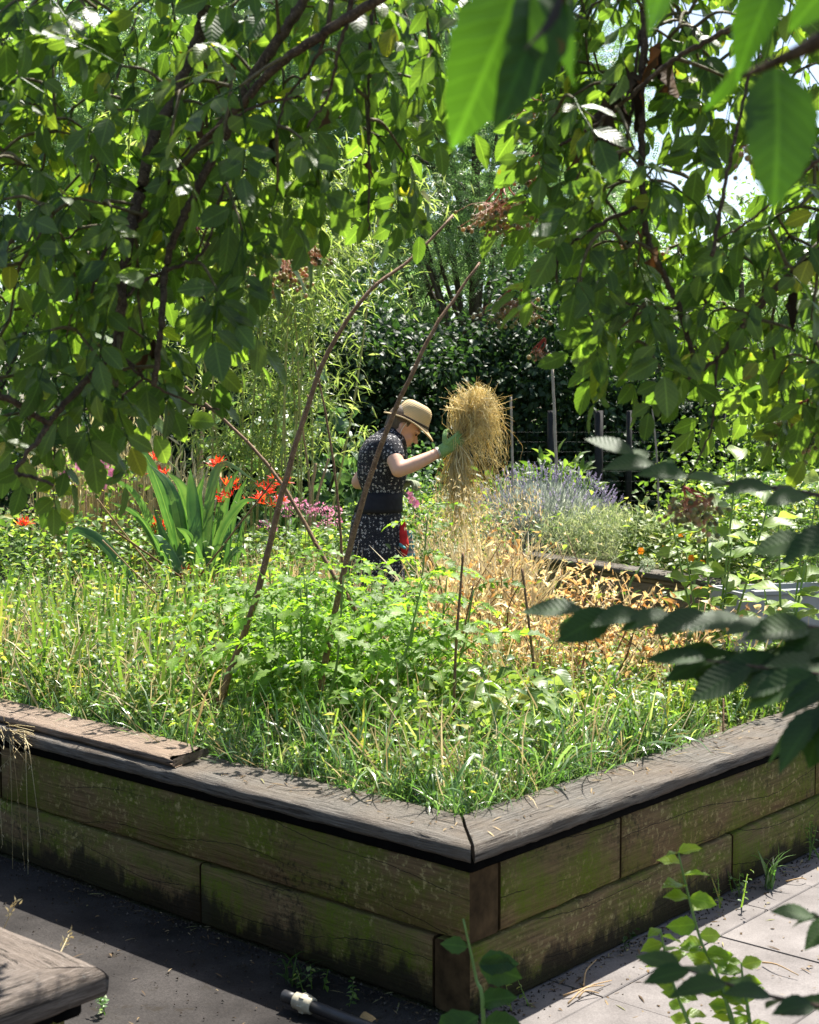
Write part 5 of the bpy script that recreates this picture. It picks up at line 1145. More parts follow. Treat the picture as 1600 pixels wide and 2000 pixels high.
def fuse(acc, name, voxel, smooth=6, mat=None, parent=None, loc=(0, 0, 0), deform=None):
    """one continuous skin over overlapping volumes"""
    me = acc.mesh(name, loc); tmp = bpy.data.objects.new('tmp', me); COL.objects.link(tmp)
    md = tmp.modifiers.new('r', 'REMESH'); md.mode = 'VOXEL'; md.voxel_size = voxel
    sm = tmp.modifiers.new('s', 'SMOOTH'); sm.iterations = smooth; sm.factor = .5
    dg_ = bpy.context.evaluated_depsgraph_get(); out = bpy.data.meshes.new_from_object(tmp.evaluated_get(dg_))
    bpy.data.objects.remove(tmp); bpy.data.meshes.remove(me)
    out.name = name; V = np.zeros(len(out.vertices) * 3, np.float32); out.vertices.foreach_get('co', V); V = V.reshape(-1, 3)
    if deform is not None: V = deform(V + np.asarray(loc)) - np.asarray(loc); out.vertices.foreach_set('co', V.astype(np.float32).ravel())
    out.polygons.foreach_set('use_smooth', np.full(len(out.polygons), True)); out.update()
    out.materials.clear()
    return obj(name, out, mat, parent, loc=loc)
M_SKIN = NT('skin'); k = M_SKIN; g = k.n('ShaderNodeNewGeometry'); n1 = k.noise(g.outputs['Position'], 30, 3)
pr = k.n('ShaderNodeBsdfPrincipled'); k.l(k.mix(n1, (.52, .29, .19), (.64, .38, .26)), pr.inputs['Base Color']); pr.inputs['Roughness'].default_value = .5; pr.inputs['Subsurface Weight'].default_value = .15; pr.inputs['Subsurface Radius'].default_value = (.01, .004, .002); M_SKIN = k.done(pr.outputs[0])
k = NT('floral_cotton'); tc = k.n('ShaderNodeTexCoord')
vo = k.n('ShaderNodeTexVoronoi'); vo.inputs['Scale'].default_value = 46; vo.inputs['Randomness'].default_value = .55; k.l(tc.outputs['Object'], vo.inputs['Vector'])
v2 = k.n('ShaderNodeTexVoronoi'); v2.inputs['Scale'].default_value = 150; k.l(tc.outputs['Object'], v2.inputs['Vector'])
fl = k.math('MULTIPLY', k.math('LESS_THAN', vo.outputs['Distance'], .36), k.math('GREATER_THAN', vo.outputs['Distance'], .10)); sm_ = k.math('LESS_THAN', v2.outputs['Distance'], .2)
f_ = k.math('MAXIMUM', k.math('MULTIPLY', fl, k.math('LESS_THAN', v2.outputs['Distance'], .52)), k.math('MULTIPLY', sm_, .35))
c = k.mix(f_, (.014, .015, .020), (.42, .41, .40)); c = k.mix(k.math('LESS_THAN', vo.outputs['Distance'], .09), c, (.30, .16, .10))
wv = k.noise(tc.outputs['Object'], 9, 3); M_DRESS = k.done(k.principled(c, .8, .2, k.bump(wv, .25, .02)))
M_BELT = simple_mat('black_belt', (.012, .012, .014), .7, .2)
M_GLOVE = simple_mat('green_knit_glove', (.19, .31, .115), .85, .1, .25, 120, .5)
M_GLOVE2 = simple_mat('grey_green_glove', (.22, .25, .17), .85, .1, .25, 120, .5)
k = NT('woven_straw_hat'); at = k.n('ShaderNodeAttribute', attribute_name='luv'); sp = k.n('ShaderNodeSeparateXYZ'); k.l(at.outputs['Vector'], sp.inputs[0])
rg = k.math('ABSOLUTE', k.math('SUBTRACT', k.math('FRACT', k.math('MULTIPLY', sp.outputs[1], 34.0)), .5)); br = k.math('FRACT', k.math('ADD', k.math('MULTIPLY', sp.outputs[0], 60.0), k.math('MULTIPLY', sp.outputs[1], 17.0)))
c = k.mix(rg, (.50, .36, .17), (.86, .72, .46)); c = k.mix(k.math('MULTIPLY', br, .3), c, (.42, .28, .13)); tr2 = k.n('ShaderNodeBsdfTranslucent'); k.l(c, tr2.inputs[0]); mx = k.n('ShaderNodeMixShader'); mx.inputs[0].default_value = .15; k.l(k.principled(c, .7, .2, k.bump(rg, .5, .006)), mx.inputs[1]); k.l(tr2.outputs[0], mx.inputs[2]); M_HAT = k.done(mx.outputs[0])
M_HAIR = simple_mat('grey_brown_hair', (.10, .075, .05), .6, .3, .4, 90, .4)
M_SHOE = simple_mat('dark_shoe', (.03, .028, .025), .7, .2); M_LIPS = simple_mat('lips', (.42, .16, .13), .5, .3); M_EYE = simple_mat('dark_eye', (.03, .02, .015), .3, .5)
M_CORD = simple_mat('white_cord', (.7, .68, .62), .7, .2); M_METAL = simple_mat('silver_bracelet', (.55, .53, .48), .35, .5, .1, 30, .05, .8)

ft = W3(735, 1000); ft[2] = 0
wo = thing('person', 'woman in a black floral dress, straw hat and green glove lifting a bunch of straw', 'person', tuple(ft))
FW = nrm(np.array([.83, 0, -.56])); HU = nrm(np.array([.56, 0, .83])); SD = np.array([0, -1.0, 0])      # face forward, head up, her right side
hc = W3(789, 834)
AX = np.stack([FW, SD, HU], 1)
def H(f, s, u): return hc + FW * f + SD * s + HU * u
B = Acc()
ball(B, H(-.012, 0, .025), (.098, .076, .098), AX); ball(B, H(.03, 0, -.045), (.062, .058, .075), AX)           # skull, face
ball(B, H(.052, 0, -.092), (.034, .03, .028), AX)                                                               # chin
limb(B, [H(.083, 0, .005), H(.098, 0, -.018), H(.113, 0, -.036)], [.010, .012, .0135], 10)                      # nose
ball(B, H(.098, .012, -.038), (.010, .009, .008), AX); ball(B, H(.098, -.012, -.038), (.010, .009, .008), AX)
limb(B, [H(.082, .040, .022), H(.091, .018, .024), H(.092, -.018, .024), H(.082, -.040, .022)], [.010, .012, .012, .010], 8)  # brow
ball(B, H(.084, 0, -.066), (.013, .022, .010), AX); ball(B, H(.083, 0, -.077), (.013, .019, .008), AX)           # mouth
ball(B, H(.062, .034, -.03), (.026, .024, .026), AX); ball(B, H(.062, -.034, -.03), (.026, .024, .026), AX)      # cheeks
limb(B, [H(-.005, .055, -.04), H(.03, .045, -.075), H(.055, .02, -.09)], [.022, .02, .018], 8); limb(B, [H(-.005, -.055, -.04), H(.03, -.045, -.075), H(.055, -.02, -.09)], [.022, .02, .018], 8)
for s in (1, -1):                                                                                               # ears
    limb(B, [H(-.005, s * .074, .018), H(-.018, s * .083, .004), H(-.012, s * .080, -.016), H(-.002, s * .074, -.03)], [.009, .011, .009, .007], 8)
limb(B, [H(-.045, 0, -.01), W3(766, 840, 0), W3(756, 866)], [.056, .052, .05])                                   # neck
limb(B, [W3(752, 868), W3(742, 910), W3(742, 965), W3(738, 1010)], [.075, .09, .08, .09])                        # trunk
ball(B, W3(738, 1015), (.09, .12, .10))
SHR = W3(764, 872, -.16); ELR = W3(779, 915, -.27); WRR = W3(861, 880, -.20)
limb(B, [W3(752, 872, -.06), SHR], [.045, .046]); limb(B, [SHR, (SHR + ELR) / 2 + np.array([0, -.01, 0]), ELR], [.048, .050, .044])
limb(B, [ELR, ELR * .6 + WRR * .4 + np.array([0, 0, -.006]), WRR], [.044, .043, .028])
SHL = W3(744, 878, .14); ELL = W3(697, 945, .22); WRL = W3(780, 948, .12)
limb(B, [W3(750, 874, .06), SHL], [.045, .045]); limb(B, [SHL, (SHL + ELL) / 2, ELL], [.046, .05, .043]); limb(B, [ELL, (ELL + WRL) / 2, WRL], [.043, .04, .028])
for s, du in ((-.09, 8), (.09, -6)):
    hip = W3(738 + du, 1030, s); an = hip * np.array([1, 1, 0]) + np.array([0.02 * np.sign(s), 0, .09]); kn = (hip + an) / 2 + np.array([.03, 0, .02])
    hip = hip - np.array([0, 0, .06]); limb(B, [hip, kn, kn * .45 + an * .55 + np.array([-.015, 0, .03]), an], [.075, .058, .056, .037]); limb(B, [an + np.array([-.03, 0, -.04]), an + np.array([.08, 0, -.06]), an + np.array([.15, 0, -.07])], [.035, .034, .024])
body = fuse(B, 'body', .007, 5, M_SKIN, wo, tuple(ft))
for s, du in ((-.09, 8), (.09, -6)):
    hip = W3(738 + du, 1030, s); an = hip * np.array([1, 1, 0]) + np.array([0.02 * np.sign(s), 0, .09])
    a = Acc(); limb(a, [an + np.array([-.04, 0, -.038]), an + np.array([.08, 0, -.055]), an + np.array([.165, 0, -.06])], [.042, .042, .03]); fuse(a, 'shoe', .008, 3, M_SHOE, wo, tuple(ft))
# eye and lips
for s in (1, -1):
    a = Acc(); ball(a, H(.0865, s * .03, .001), (.006, .009, .006), AX, 8); sub('eye', a, M_EYE, body)
a = Acc(); limb(a, [H(.090, .018, -.0715), H(.0985, 0, -.0705), H(.090, -.018, -.0715)], [.003, .0048, .003], 8); sub('lips', a, M_LIPS, body)
# hair under the hat
a = Acc(); ball(a, H(-.024, 0, .028), (.100, .080, .098), AX); ball(a, H(-.075, 0, -.03), (.035, .055, .04), AX)
def hairtrim(V):
    q = (V - hc); f = q @ FW; return V
fuse(a, 'hair', .008, 3, M_HAIR, wo, tuple(ft))
# dress: sections taken level by level, thick through the body
secs = [(834, 750, 776, .11), (843, 738, 784, .17), (851, 724, 790, .30), (862, 712, 795, .37), (880, 701, 796, .37), (905, 697, 797, .33), (930, 697, 795, .30), (950, 704, 789, .27), (965, 711, 784, .255), (985, 701, 783, .29), (1015, 686, 785, .33), (1060, 679, 787, .36), (1110, 675, 789, .39), (1160, 672, 792, .42), (1205, 669, 796, .45)]
a = Acc(); n = 36; th = np.arange(n) / n * 2 * np.pi; rings = []
vv = np.linspace(834, 1205, 60)
for v_ in vv:
    uL, uR, tk = [np.interp(v_, [s_[0] for s_ in secs], [s_[i_] for s_ in secs]) for i_ in (1, 2, 3)]
    L_ = W3(uL, v_); R_ = W3(uR, v_); c = (L_ + R_) / 2; hw = np.linalg.norm(R_ - L_) / 2; x = np.sign(np.cos(th)) * np.abs(np.cos(th)) ** .85; y = np.sign(np.sin(th)) * np.abs(np.sin(th)) ** .85
    fold_ = 1 + (max(0, v_ - 985) / 220) * .07 * np.sin(th * 9 + v_ * .012 + .6 * np.sin(th * 3)) + .012 * np.sin(th * 5 + v_ * .05)
    rings.append(np.stack([c[0] + x * hw * fold_, c[1] + y * tk / 2 * fold_, np.full(n, c[2])], 1))
V = np.vstack(rings + [[rings[0].mean(0)], [rings[-1].mean(0)]]); m = len(vv); i = np.arange(m - 1)[:, None] * n; j = np.arange(n)[None]
q = np.stack(np.broadcast_arrays(i + j, i + n + j, i + n + (j + 1) % n, i + (j + 1) % n), -1).reshape(-1, 4); kx = np.arange(n)
a.add(V, np.vstack([np.stack([np.full(n, m * n), kx, (kx + 1) % n], 1), np.stack([np.full(n, m * n + 1), (m - 1) * n + (kx + 1) % n, (m - 1) * n + kx], 1)]), q)
limb(a, [W3(752, 866, -.07), SHR + np.array([0, 0, .004]), SHR * .62 + ELR * .38], [.075, .071, .066]); limb(a, [W3(746, 866, .07), SHL + np.array([0, 0, .004]), SHL * .55 + ELL * .45], [.075, .070, .064])
dress = fuse(a, 'dress', .0075, 3, M_DRESS, wo, tuple(ft))
a = Acc(); rings = []
for v_, gr_ in ((962, 1.0), (963, 1.07), (975, 1.075), (990, 1.07), (999, 1.06), (1000, 1.0)):
    uL, uR, tk = [np.interp(v_, [s_[0] for s_ in secs], [s_[i_] for s_ in secs]) for i_ in (1, 2, 3)]
    L_ = W3(uL, v_); R_ = W3(uR, v_); c = (L_ + R_) / 2; hw = np.linalg.norm(R_ - L_) / 2 * gr_ + .002; rings.append(np.stack([c[0] + np.cos(th) * hw, c[1] + np.sin(th) * (tk / 2 * gr_ + .012), np.full(n, c[2])], 1))
i = np.arange(5)[:, None] * n; a.add(np.vstack(rings), None, np.stack(np.broadcast_arrays(i + j, i + n + j, i + n + (j + 1) % n, i + (j + 1) % n), -1).reshape(-1, 4)); sub('belt', a, M_BELT, dress)
a = Acc(); tube(a, [H(-.06, .055, -.052) , W3(760, 846, -.075), W3(778, 852, -.065), W3(787, 850, -.03)], .012, 8); sub('collar', a, M_DRESS, dress)
# hat
ha = nrm(np.array([.46, 0, .885])); hx = nrm(np.cross(np.array([0, 1, 0]), ha)); hy = np.array([0, 1.0, 0]); h0 = W3(801, 828)
prof = [(.162, -.004), (.160, .002), (.148, .006), (.128, .010), (.112, .014), (.103, .022), (.100, .04), (.097, .065), (.092, .09), (.083, .113), (.068, .128), (.045, .136), (.02, .134), (0, .131)]
inn = [(r_ - .003, z_ - .003) for r_, z_ in prof[1:-1]][::-1]
pts_ = np.array([(0.0, .127)] + inn + [(.159, -.006)] + prof)[:]
n = 48; th = np.arange(n) / n * 2 * np.pi; V = []; Lv = []
for q_, (r_, z_) in enumerate(pts_):
    wob = np.where(r_ > .11, -.018 * np.cos(2 * th) * (r_ - .1) / .06 - .010 * np.cos(th) * (r_ - .1) / .06, 0); ell = 1 + .06 * np.cos(2 * th)
    V.append(h0 + (r_ * ell * np.cos(th))[:, None] * hx + (r_ * .93 * ell * np.sin(th))[:, None] * hy + (z_ + wob)[:, None] * ha); Lv.append(np.stack([th / 6.283, np.full(n, (z_ if r_ < .104 else -r_) * 3.2 + .6), 0 * th], 1))
m = len(pts_); i = np.arange(m - 1)[:, None] * n; j = np.arange(n)[None]
a = Acc().add(np.vstack(V), None, np.stack(np.broadcast_arrays(i + j, i + (j + 1) % n, i + n + (j + 1) % n, i + n + j), -1).reshape(-1, 4), np.vstack(Lv)); hat = part('hat', a, M_HAT, wo)
a = Acc(); V = [h0 + (r_ * (1 + .06 * np.cos(2 * th)) * np.cos(th))[:, None] * hx + (r_ * .93 * (1 + .06 * np.cos(2 * th)) * np.sin(th))[:, None] * hy + z_ * ha for r_, z_ in ((.1055, .017), (.1065, .018), (.1035, .032), (.1015, .033))]
i = np.arange(3)[:, None] * n; a.add(np.vstack(V), None, np.stack(np.broadcast_arrays(i + j, i + (j + 1) % n, i + n + (j + 1) % n, i + n + j), -1).reshape(-1, 4)); sub('hat_band', a, simple_mat('brown_band', (.06, .04, .025), .7, .2), hat)
a = Acc(); tube(a, spline([H(.0, .083, .03), H(-.002, .087, -.02), H(.02, .06, -.10), H(.035, .02, -.122)], 10), .0022, 5); sub('chin_cord', a, M_CORD, hat)
# gloved right hand closed on the straw
def hand(acc, wr, d, nrm_, thumb_side, curl=1.1, s=1.0):
    """palm, four curled fingers of unequal length and a thumb from the palm's side"""
    d = nrm(d); nz = nrm(nrm_ - d * (np.asarray(nrm_) @ d)); sd_ = np.cross(d, nz) * thumb_side
    pc_ = wr + d * .048 * s
    for o_ in (-.026, -.009, .009, .026): limb(acc, [wr + sd_ * o_ * .7 * s, wr + d * .088 * s + sd_ * o_ * s], [.017 * s, .0135 * s], 8)
    for o_, ln in ((.028, .070), (.0095, .080), (-.0095, .075), (-.027, .058)):
        p = wr + d * .088 * s + sd_ * o_ * s; cur = 0; pts = [p]; dd_ = d
        for seg, cl in ((.42, .55), (.33, 1.0), (.25, .75)):
            cur += cl * curl; dd_ = d * math.cos(cur) + nz * math.sin(cur); p = p + dd_ * ln * seg * s; pts.append(p)
        limb(acc, pts, [.0115 * s, .0105 * s, .0098 * s, .0085 * s], 8)
    b = wr + d * .028 * s + sd_ * .028 * s
    limb(acc, [b, b + (sd_ * .8 + d * .5 + nz * .35) * .034 * s, b + (sd_ * .55 + d * .75 + nz * 1.1) * .05 * s, b + (sd_ * .2 + d * 1.0 + nz * 1.5) * .056 * s], [.0155 * s, .0135 * s, .0115 * s, .0095 * s], 8)
GR = W3(888, 862, -.20)
a = Acc(); limb(a, [WRR * 1.0 - nrm(GR - WRR) * .015, WRR + nrm(GR - WRR) * .02], [.035, .034]); hand(a, WRR + nrm(GR - WRR) * .012, GR - WRR, np.array([.15, .75, .45]), 1, .85, 1.12); fuse(a, 'glove', .0035, 2, M_GLOVE, wo, tuple(ft))
a = Acc(); limb(a, [WRL - nrm(WRL - ELL) * .01, WRL + nrm(WRL - ELL) * .02], [.034, .033]); hand(a, WRL + nrm(WRL - ELL) * .01, np.array([.5, -.5, .15]), np.array([.1, -.3, -1]), -1, .7, 1.05); fuse(a, 'glove', .0035, 2, M_GLOVE2, wo, tuple(ft))
a = Acc(); ax_ = nrm(WRR - ELR); e1 = nrm(np.cross(ax_, [0, 1, 0])); e2 = np.cross(ax_, e1); th = np.linspace(0, 2 * np.pi, 20)
for sh in (.022, .030): tube(a, WRR - ax_ * sh + (np.cos(th)[:, None] * e1 + np.sin(th)[:, None] * e2) * (.034 + sh * .1), .0022, 5, False)
part('bracelet', a, M_METAL, wo)
# spare glove tucked at the waist
k = NT('striped_glove'); tc = k.n('ShaderNodeTexCoord'); sp = k.n('ShaderNodeSeparateXYZ'); k.l(tc.outputs['Object'], sp.inputs[0])
M_STR = k.done(k.principled(k.ramp(k.math('FRACT', k.math('MULTIPLY', sp.outputs[2], 14.0)), [(0, (.10, .32, .33)), (.45, (.10, .32, .33)), (.55, (.55, .40, .33)), (.8, (.05, .18, .2)), (1, (.1, .32, .33))]), .85, .1))
p0 = W3(786, 1020, -.05); sg = thing('garden_glove', 'red and teal striped spare glove hanging at the waist of the dark dress', 'glove', tuple(p0))
a = Acc(); limb(a, [p0, W3(786, 1040, -.07), W3(789, 1062, -.08), W3(790, 1078, -.08)], [.02, .03, .032, .02]); fuse(a, 'cuff', .005, 3, simple_mat('red_cuff', (.50, .03, .03), .8, .1), sg, tuple(p0))
a = Acc(); hand(a, W3(794, 1040, -.05), np.array([.12, 0, -1]), np.array([.2, -.9, 0]), 1, .25, .95); fuse(a, 'hand', .004, 2, M_STR, sg, tuple(p0))

# the bunch of straw she holds up
gp = W3(893, 862, -.17); sb = thing('straw_bunch', 'golden tangled bunch of pulled straw held up by the green glove', 'straw', tuple(gp))
S_ = Acc(); cball = W3(926, 800, -.16); rb = np.array([.165, .13, .165])
def strand(pts, w_): tube(S_, spline(pts, 9), np.linspace(w_, w_ * .55, 9), 3, False)
lump = rand_dir(6)
def inball(k1): d1 = rand_dir(1)[0]; return cball + d1 * rb * k1 * (.8 + .3 * max(lump @ d1))
for j in range(260):                        # long stalks: tail, through the fist, up, over and down again
    tail = gp + np.array([rng.normal() * .045, rng.normal() * .04, -rng.uniform(.10, .36) if j % 4 else -rng.uniform(.3, .62)]); top_ = inball(rng.uniform(.5, 1.05)); en = top_ + np.array([rng.uniform(-.02, .10), rng.normal() * .04, -rng.uniform(.02, .22)])
    tube(S_, spline([tail, (tail + gp) / 2 + rng.normal(size=3) * .012, gp + rng.normal(size=3) * .014, (gp + top_) / 2 + rng.normal(size=3) * .035, top_, en], 15), np.linspace(rng.uniform(.0014, .0026), .0008, 15), 3, False)
for j in range(200):
    d1 = rand_dir(1)[0]; strand([inball(rng.uniform(.5, .95)), inball(rng.uniform(.3, .8)), inball(rng.uniform(.6, 1.1))], rng.uniform(.001, .0022))
for j in range(60):
    d1 = rand_dir(1)[0]; d1[2] = abs(d1[2]) * .8; e = cball + d1 * rb * rng.uniform(1.1, 1.6); strand([cball + d1 * rb * .4, cball + d1 * rb * .8 + rng.normal(size=3) * .02, e], rng.uniform(.001, .0018))
for j in range(130):                        # ragged fall on the far side
    s0 = inball(.8); e = W3(rng.normal(955, 20), rng.normal(880, 45), -.16 + rng.normal() * .06); strand([s0, (s0 + e) / 2 + rng.normal(size=3) * .04, e, e + np.array([rng.normal() * .03, 0, -.05])], rng.uniform(.0009, .0016))
for j in range(210):
    e = gp + np.array([rng.normal() * .10 + .035, rng.normal() * .08, -rng.uniform(.26, .66)]); strand([gp + rng.normal(size=3) * .02, gp + (e - gp) * .4 + np.array([rng.normal() * .03, 0, .03]), e], rng.uniform(.0009, .0016))
    if rng.random() < .6: S_.batch(seed, e + rng.normal(size=(5, 3)) * .02, frames(rand_dir(5) - np.array([0, 0, 1.]), rand_dir(5)), .03)
part('strands', S_, M_STRAW, sb, kind='stuff')
a = Acc(); 
for j in range(120): e = gp + nrm(cball - gp) * rng.uniform(.1, .2) + rng.normal(size=3) * .028; tube(a, np.array([gp - nrm(cball - gp) * .04 + rng.normal(size=3) * .014, gp + rng.normal(size=3) * .012, e]), .0022, 3, False)
part('core', a, leaf_mat('brown_straw', [(0, (.26, .15, .05)), (1, (.50, .34, .13))], .2, (1.2, 1.1, .8), .5, .3, 0), sb, kind='stuff')

# ================================================================== FOREGROUND PLANTS AND LITTER
M_HORN = leaf_mat('hornbeam_leaf', [(0, (.017, .042, .010)), (.6, (.026, .058, .014)), (1, (.040, .078, .018))], .36, (2.2, 2.5, .9), .55, .3, .5, 11)
M_SAP = leaf_mat('sapling_leaf', [(0, (.08, .15, .02)), (.6, (.12, .19, .025)), (1, (.16, .24, .04))], .55, (2.8, 2.7, .9), .4, .4, .35, 6)
hl = [leaf_tpl(1, .5, 16, .10, .12, .45, 1, .05), leaf_tpl(1, .46, 16, .16, .22, .42, 1, .05), leaf_tpl(1, .5, 16, .05, .3, .45, 1, .05)]
hl_m = [Acc().add(a[0], a[1], a[2], a[3]).mesh('leaf') for a in hl]
hb_ = thing('hornbeam_tree', 'young hornbeam reaching dark pleated leaves in over the pavement', 'tree', (1.15, 2.05, -.01))
a = Acc(); tk_ = spline([[1.15, 2.05, -.01], [1.13, 2.03, .6], [1.1, 2.0, 1.3], [1.12, 1.95, 2.0]], 14); tube(a, tk_, np.linspace(.028, .012, 14), 8); part('trunk', a, M_BARK, hb_)
def horn_twig(pts, n, size, side=1, start=.0, droop=.0):
    c = spline([P(*p) for p in pts], 30); a = Acc(); tube(a, c, np.linspace(.0034, .0012, 30), 6); part('twig', a, M_ELDER_BARK, hb_)
    j0 = int(np.argmin(np.linalg.norm(tk_ - c[0], axis=1))); b = Acc(); tube(b, spline([tk_[j0], (tk_[j0] + c[0]) / 2 + np.array([0, 0, .05]), c[0]], 10), np.linspace(.007, .0034, 10), 6); part('branch', b, M_ELDER_BARK, hb_)
    tg = nrm(np.gradient(c, axis=0))
    for q_ in range(n):
        k_ = int((start + (1 - start) * (q_ + .5) / n) * 29); s = 1 if q_ % 2 else -1; up_ = np.array([0, 0, 1.]); lat = nrm(np.cross(tg[k_], up_)) * s
        Y = nrm(tg[k_] * .75 + lat * .75 + np.array([0, 0, rng.normal() * .15 - droop])); Z = nrm(up_ + lat * .1 + np.array([0, -.45, 0]) + rng.normal(size=3) * .22)
        obj('leaf', hl_m[rng.integers(0, 3)], M_HORN, hb_, loc=c[k_], M=frames(Y[None], Z[None])[0] * size * rng.uniform(.82, 1.15))
    obj('leaf', hl_m[0], M_HORN, hb_, loc=c[-1], M=frames(tg[-1][None], np.array([[0, -.5, 1.]]))[0] * size)
horn_twig([(1680, 985, 1.7), (1560, 960, 1.72), (1430, 945, 1.75), (1320, 925, 1.78), (1240, 890, 1.8)], 12, .072)
horn_twig([(1700, 1250, 1.5), (1580, 1225, 1.52), (1420, 1205, 1.55), (1280, 1200, 1.58), (1140, 1192, 1.6)], 18, .075, droop=.15)
horn_twig([(1700, 1330, 1.45), (1600, 1290, 1.48), (1500, 1285, 1.5), (1400, 1275, 1.55)], 14, .078, droop=.2)
horn_twig([(1700, 1340, 1.4), (1620, 1320, 1.42), (1540, 1310, 1.45), (1380, 1290, 1.5)], 10, .075, droop=.45)
horn_twig([(1700, 1300, 1.35), (1640, 1360, 1.36), (1590, 1400, 1.38)], 6, .08, droop=.6)
horn_twig([(1700, 1010, 1.4), (1640, 1030, 1.42), (1570, 1060, 1.45)], 5, .075, droop=.1)
horn_twig([(1700, 1985, 1.5), (1600, 1965, 1.5), (1500, 1945, 1.52), (1400, 1915, 1.55), (1330, 1890, 1.58)], 9, .062)
horn_twig([(1720, 1820, 1.6), (1640, 1800, 1.6), (1590, 1790, 1.6)], 4, .05, droop=.3)

# sapling in the sun
sl = [leaf_tpl(1, .62, 9, .14, .25, .42, 1, .06, .2), leaf_tpl(1, .55, 9, .25, .1, .42, 1, .06, .25)]
sl_m = [Acc().add(a[0], a[1], a[2], a[3]).mesh('leaf') for a in sl]
sp0 = np.array([.6, 2.5, -.008]); sp_t = thing('sapling', 'slender sunlit sapling with small toothed leaves on the concrete pavement', 'sapling', tuple(sp0))
for (pts, n, s0, s1) in (([(1325, 1665), (1345, 1750), (1370, 1840), (1395, 1890), (1420, 1960), (1440, 2060)], 22, .054, .042), ([(1290, 1815), (1303, 1880), (1318, 1930), (1340, 1985), (1370, 2060)], 16, .048, .034), ([(1448, 1880), (1452, 1920), (1460, 1965), (1470, 2040)], 10, .046, .036), ([(1400, 1930), (1425, 1970), (1440, 2040)], 8, .044, .036)):
    top = spline([P(u, v, 2.6) for u, v in pts], 20); c = np.vstack([spline([sp0 + rng.normal(size=3) * np.array([.02, .02, 0]), (sp0 + top[-1]) / 2 + np.array([.02, 0, .02]), top[-1]], 10)[:-1], top[::-1]])
    a = Acc(); tube(a, c, np.linspace(.0055, .0016, len(c)), 6); part('stem', a, M_GSTEM, sp_t)
    for j in range(n):
        k_ = int(j / n * 18); sd_ = 1 if j % 2 else -1; Y = np.array([sd_ * 1.0, rng.normal() * .5, rng.uniform(-.1, .45)]); Z = np.array([0, -.55, .8]) + rng.normal(size=3) * .35
        obj('leaf', sl_m[rng.integers(0, 2)], M_SAP, sp_t, loc=top[k_], M=frames(Y[None], Z[None])[0] * (s0 + (s1 - s0) * j / n) * rng.uniform(.85, 1.2) * (.6 if j == 0 else 1))
dk_m = Acc().add(*sl[0]).mesh('leaf')
# dark shaded plant before the corner
dp0 = np.array([.13, 2.35, -.008]); dp = thing('young_plant', 'dark shaded young plant with crinkled leaves before the planter corner', 'plant', tuple(dp0))
c = spline([dp0, P(945, 2010, 2.3), P(930, 1910, 2.3), P(905, 1795, 2.3)], 18); a = Acc(); tube(a, c, np.linspace(.005, .0015, 18), 6); part('stem', a, M_GSTEM, dp)
for (u, v, dx, dz, s, Z) in ((935, 1885, 1, .2, .052, (0, -.7, .6)), (935, 1880, .8, -.25, .06, (-.3, -.8, .3)), (935, 1985, -.9, -.45, .075, (.1, -.6, .7)), (938, 1960, .5, .25, .05, (0, -.6, .8)), (913, 1850, -1, .25, .035, (0, -.8, .5)), (945, 2000, .8, .1, .05, (0, -.8, .6))):
    obj('leaf', dk_m, M_HORN, dp, loc=P(u, v, 2.3), M=frames(np.array([[dx, -.2, dz]]), np.array([Z], float))[0] * s * 1.3)

# pipe with a pale fitting
M_PIPE = simple_mat('black_pipe', (.02, .02, .022), .5, .4); M_FIT = simple_mat('pale_plastic_fitting', (.36, .33, .25), .5, .3, .3, 60)
pa = PG(590, 1958, .03); pb = PG(700, 2000, .02); dv = nrm(pb - pa); pp = thing('water_pipe', 'black water pipe with a pale screw fitting lying on the shaded path', 'pipe', tuple(pa))
a = Acc(); tube(a, np.array([pa + dv * .03, pa + dv * .2, pb + dv * .15]), .0155, 12); part('pipe', a, M_PIPE, pp)
a = Acc(); tube(a, np.array([pa - dv * .022, pa - dv * .02, pa - dv * .004, pa + dv * .002, pa + dv * .018, pa + dv * .02, pa + dv * .034, pa + dv * .036]), np.array([.018, .021, .021, .024, .024, .021, .021, .016]), 14); part('fitting', a, M_FIT, pp)
for j in range(7):
    th = j / 7 * 6.28; e1 = nrm(np.cross(dv, ZU)); e2 = np.cross(dv, e1); o_ = (math.cos(th) * e1 + math.sin(th) * e2) * .0235; a = Acc(); tube(a, np.array([pa + dv * .003 + o_, pa + dv * .017 + o_]), .0028, 5); part('rib', a, M_FIT, pp)
a = Acc(); tube(a, np.array([pa - dv * .06, pa - dv * .02]), .016, 10); part('end_cap', a, M_PIPE, pp)
# fallen leaf beside it
fl_ = obj('fallen_leaf', Acc().add(*[x for x in leaf_tpl(1, .6, 10, .3, .3, .42, 1, 0, .3)]).mesh('fallen_leaf'), leaf_mat('brown_fallen_leaf', [(0, (.30, .20, .09)), (1, (.36, .25, .12))], .2, (1.3, 1.2, 1), .6, .2, .3), None, loc=PG(735, 1990, .03), M=frames(np.array([[-.8, -.3, .0]]), np.array([[0, -.5, 1.]]))[0] * .06)
tag(fl_, 'curled tan leaf resting beside the black water pipe', 'leaf')
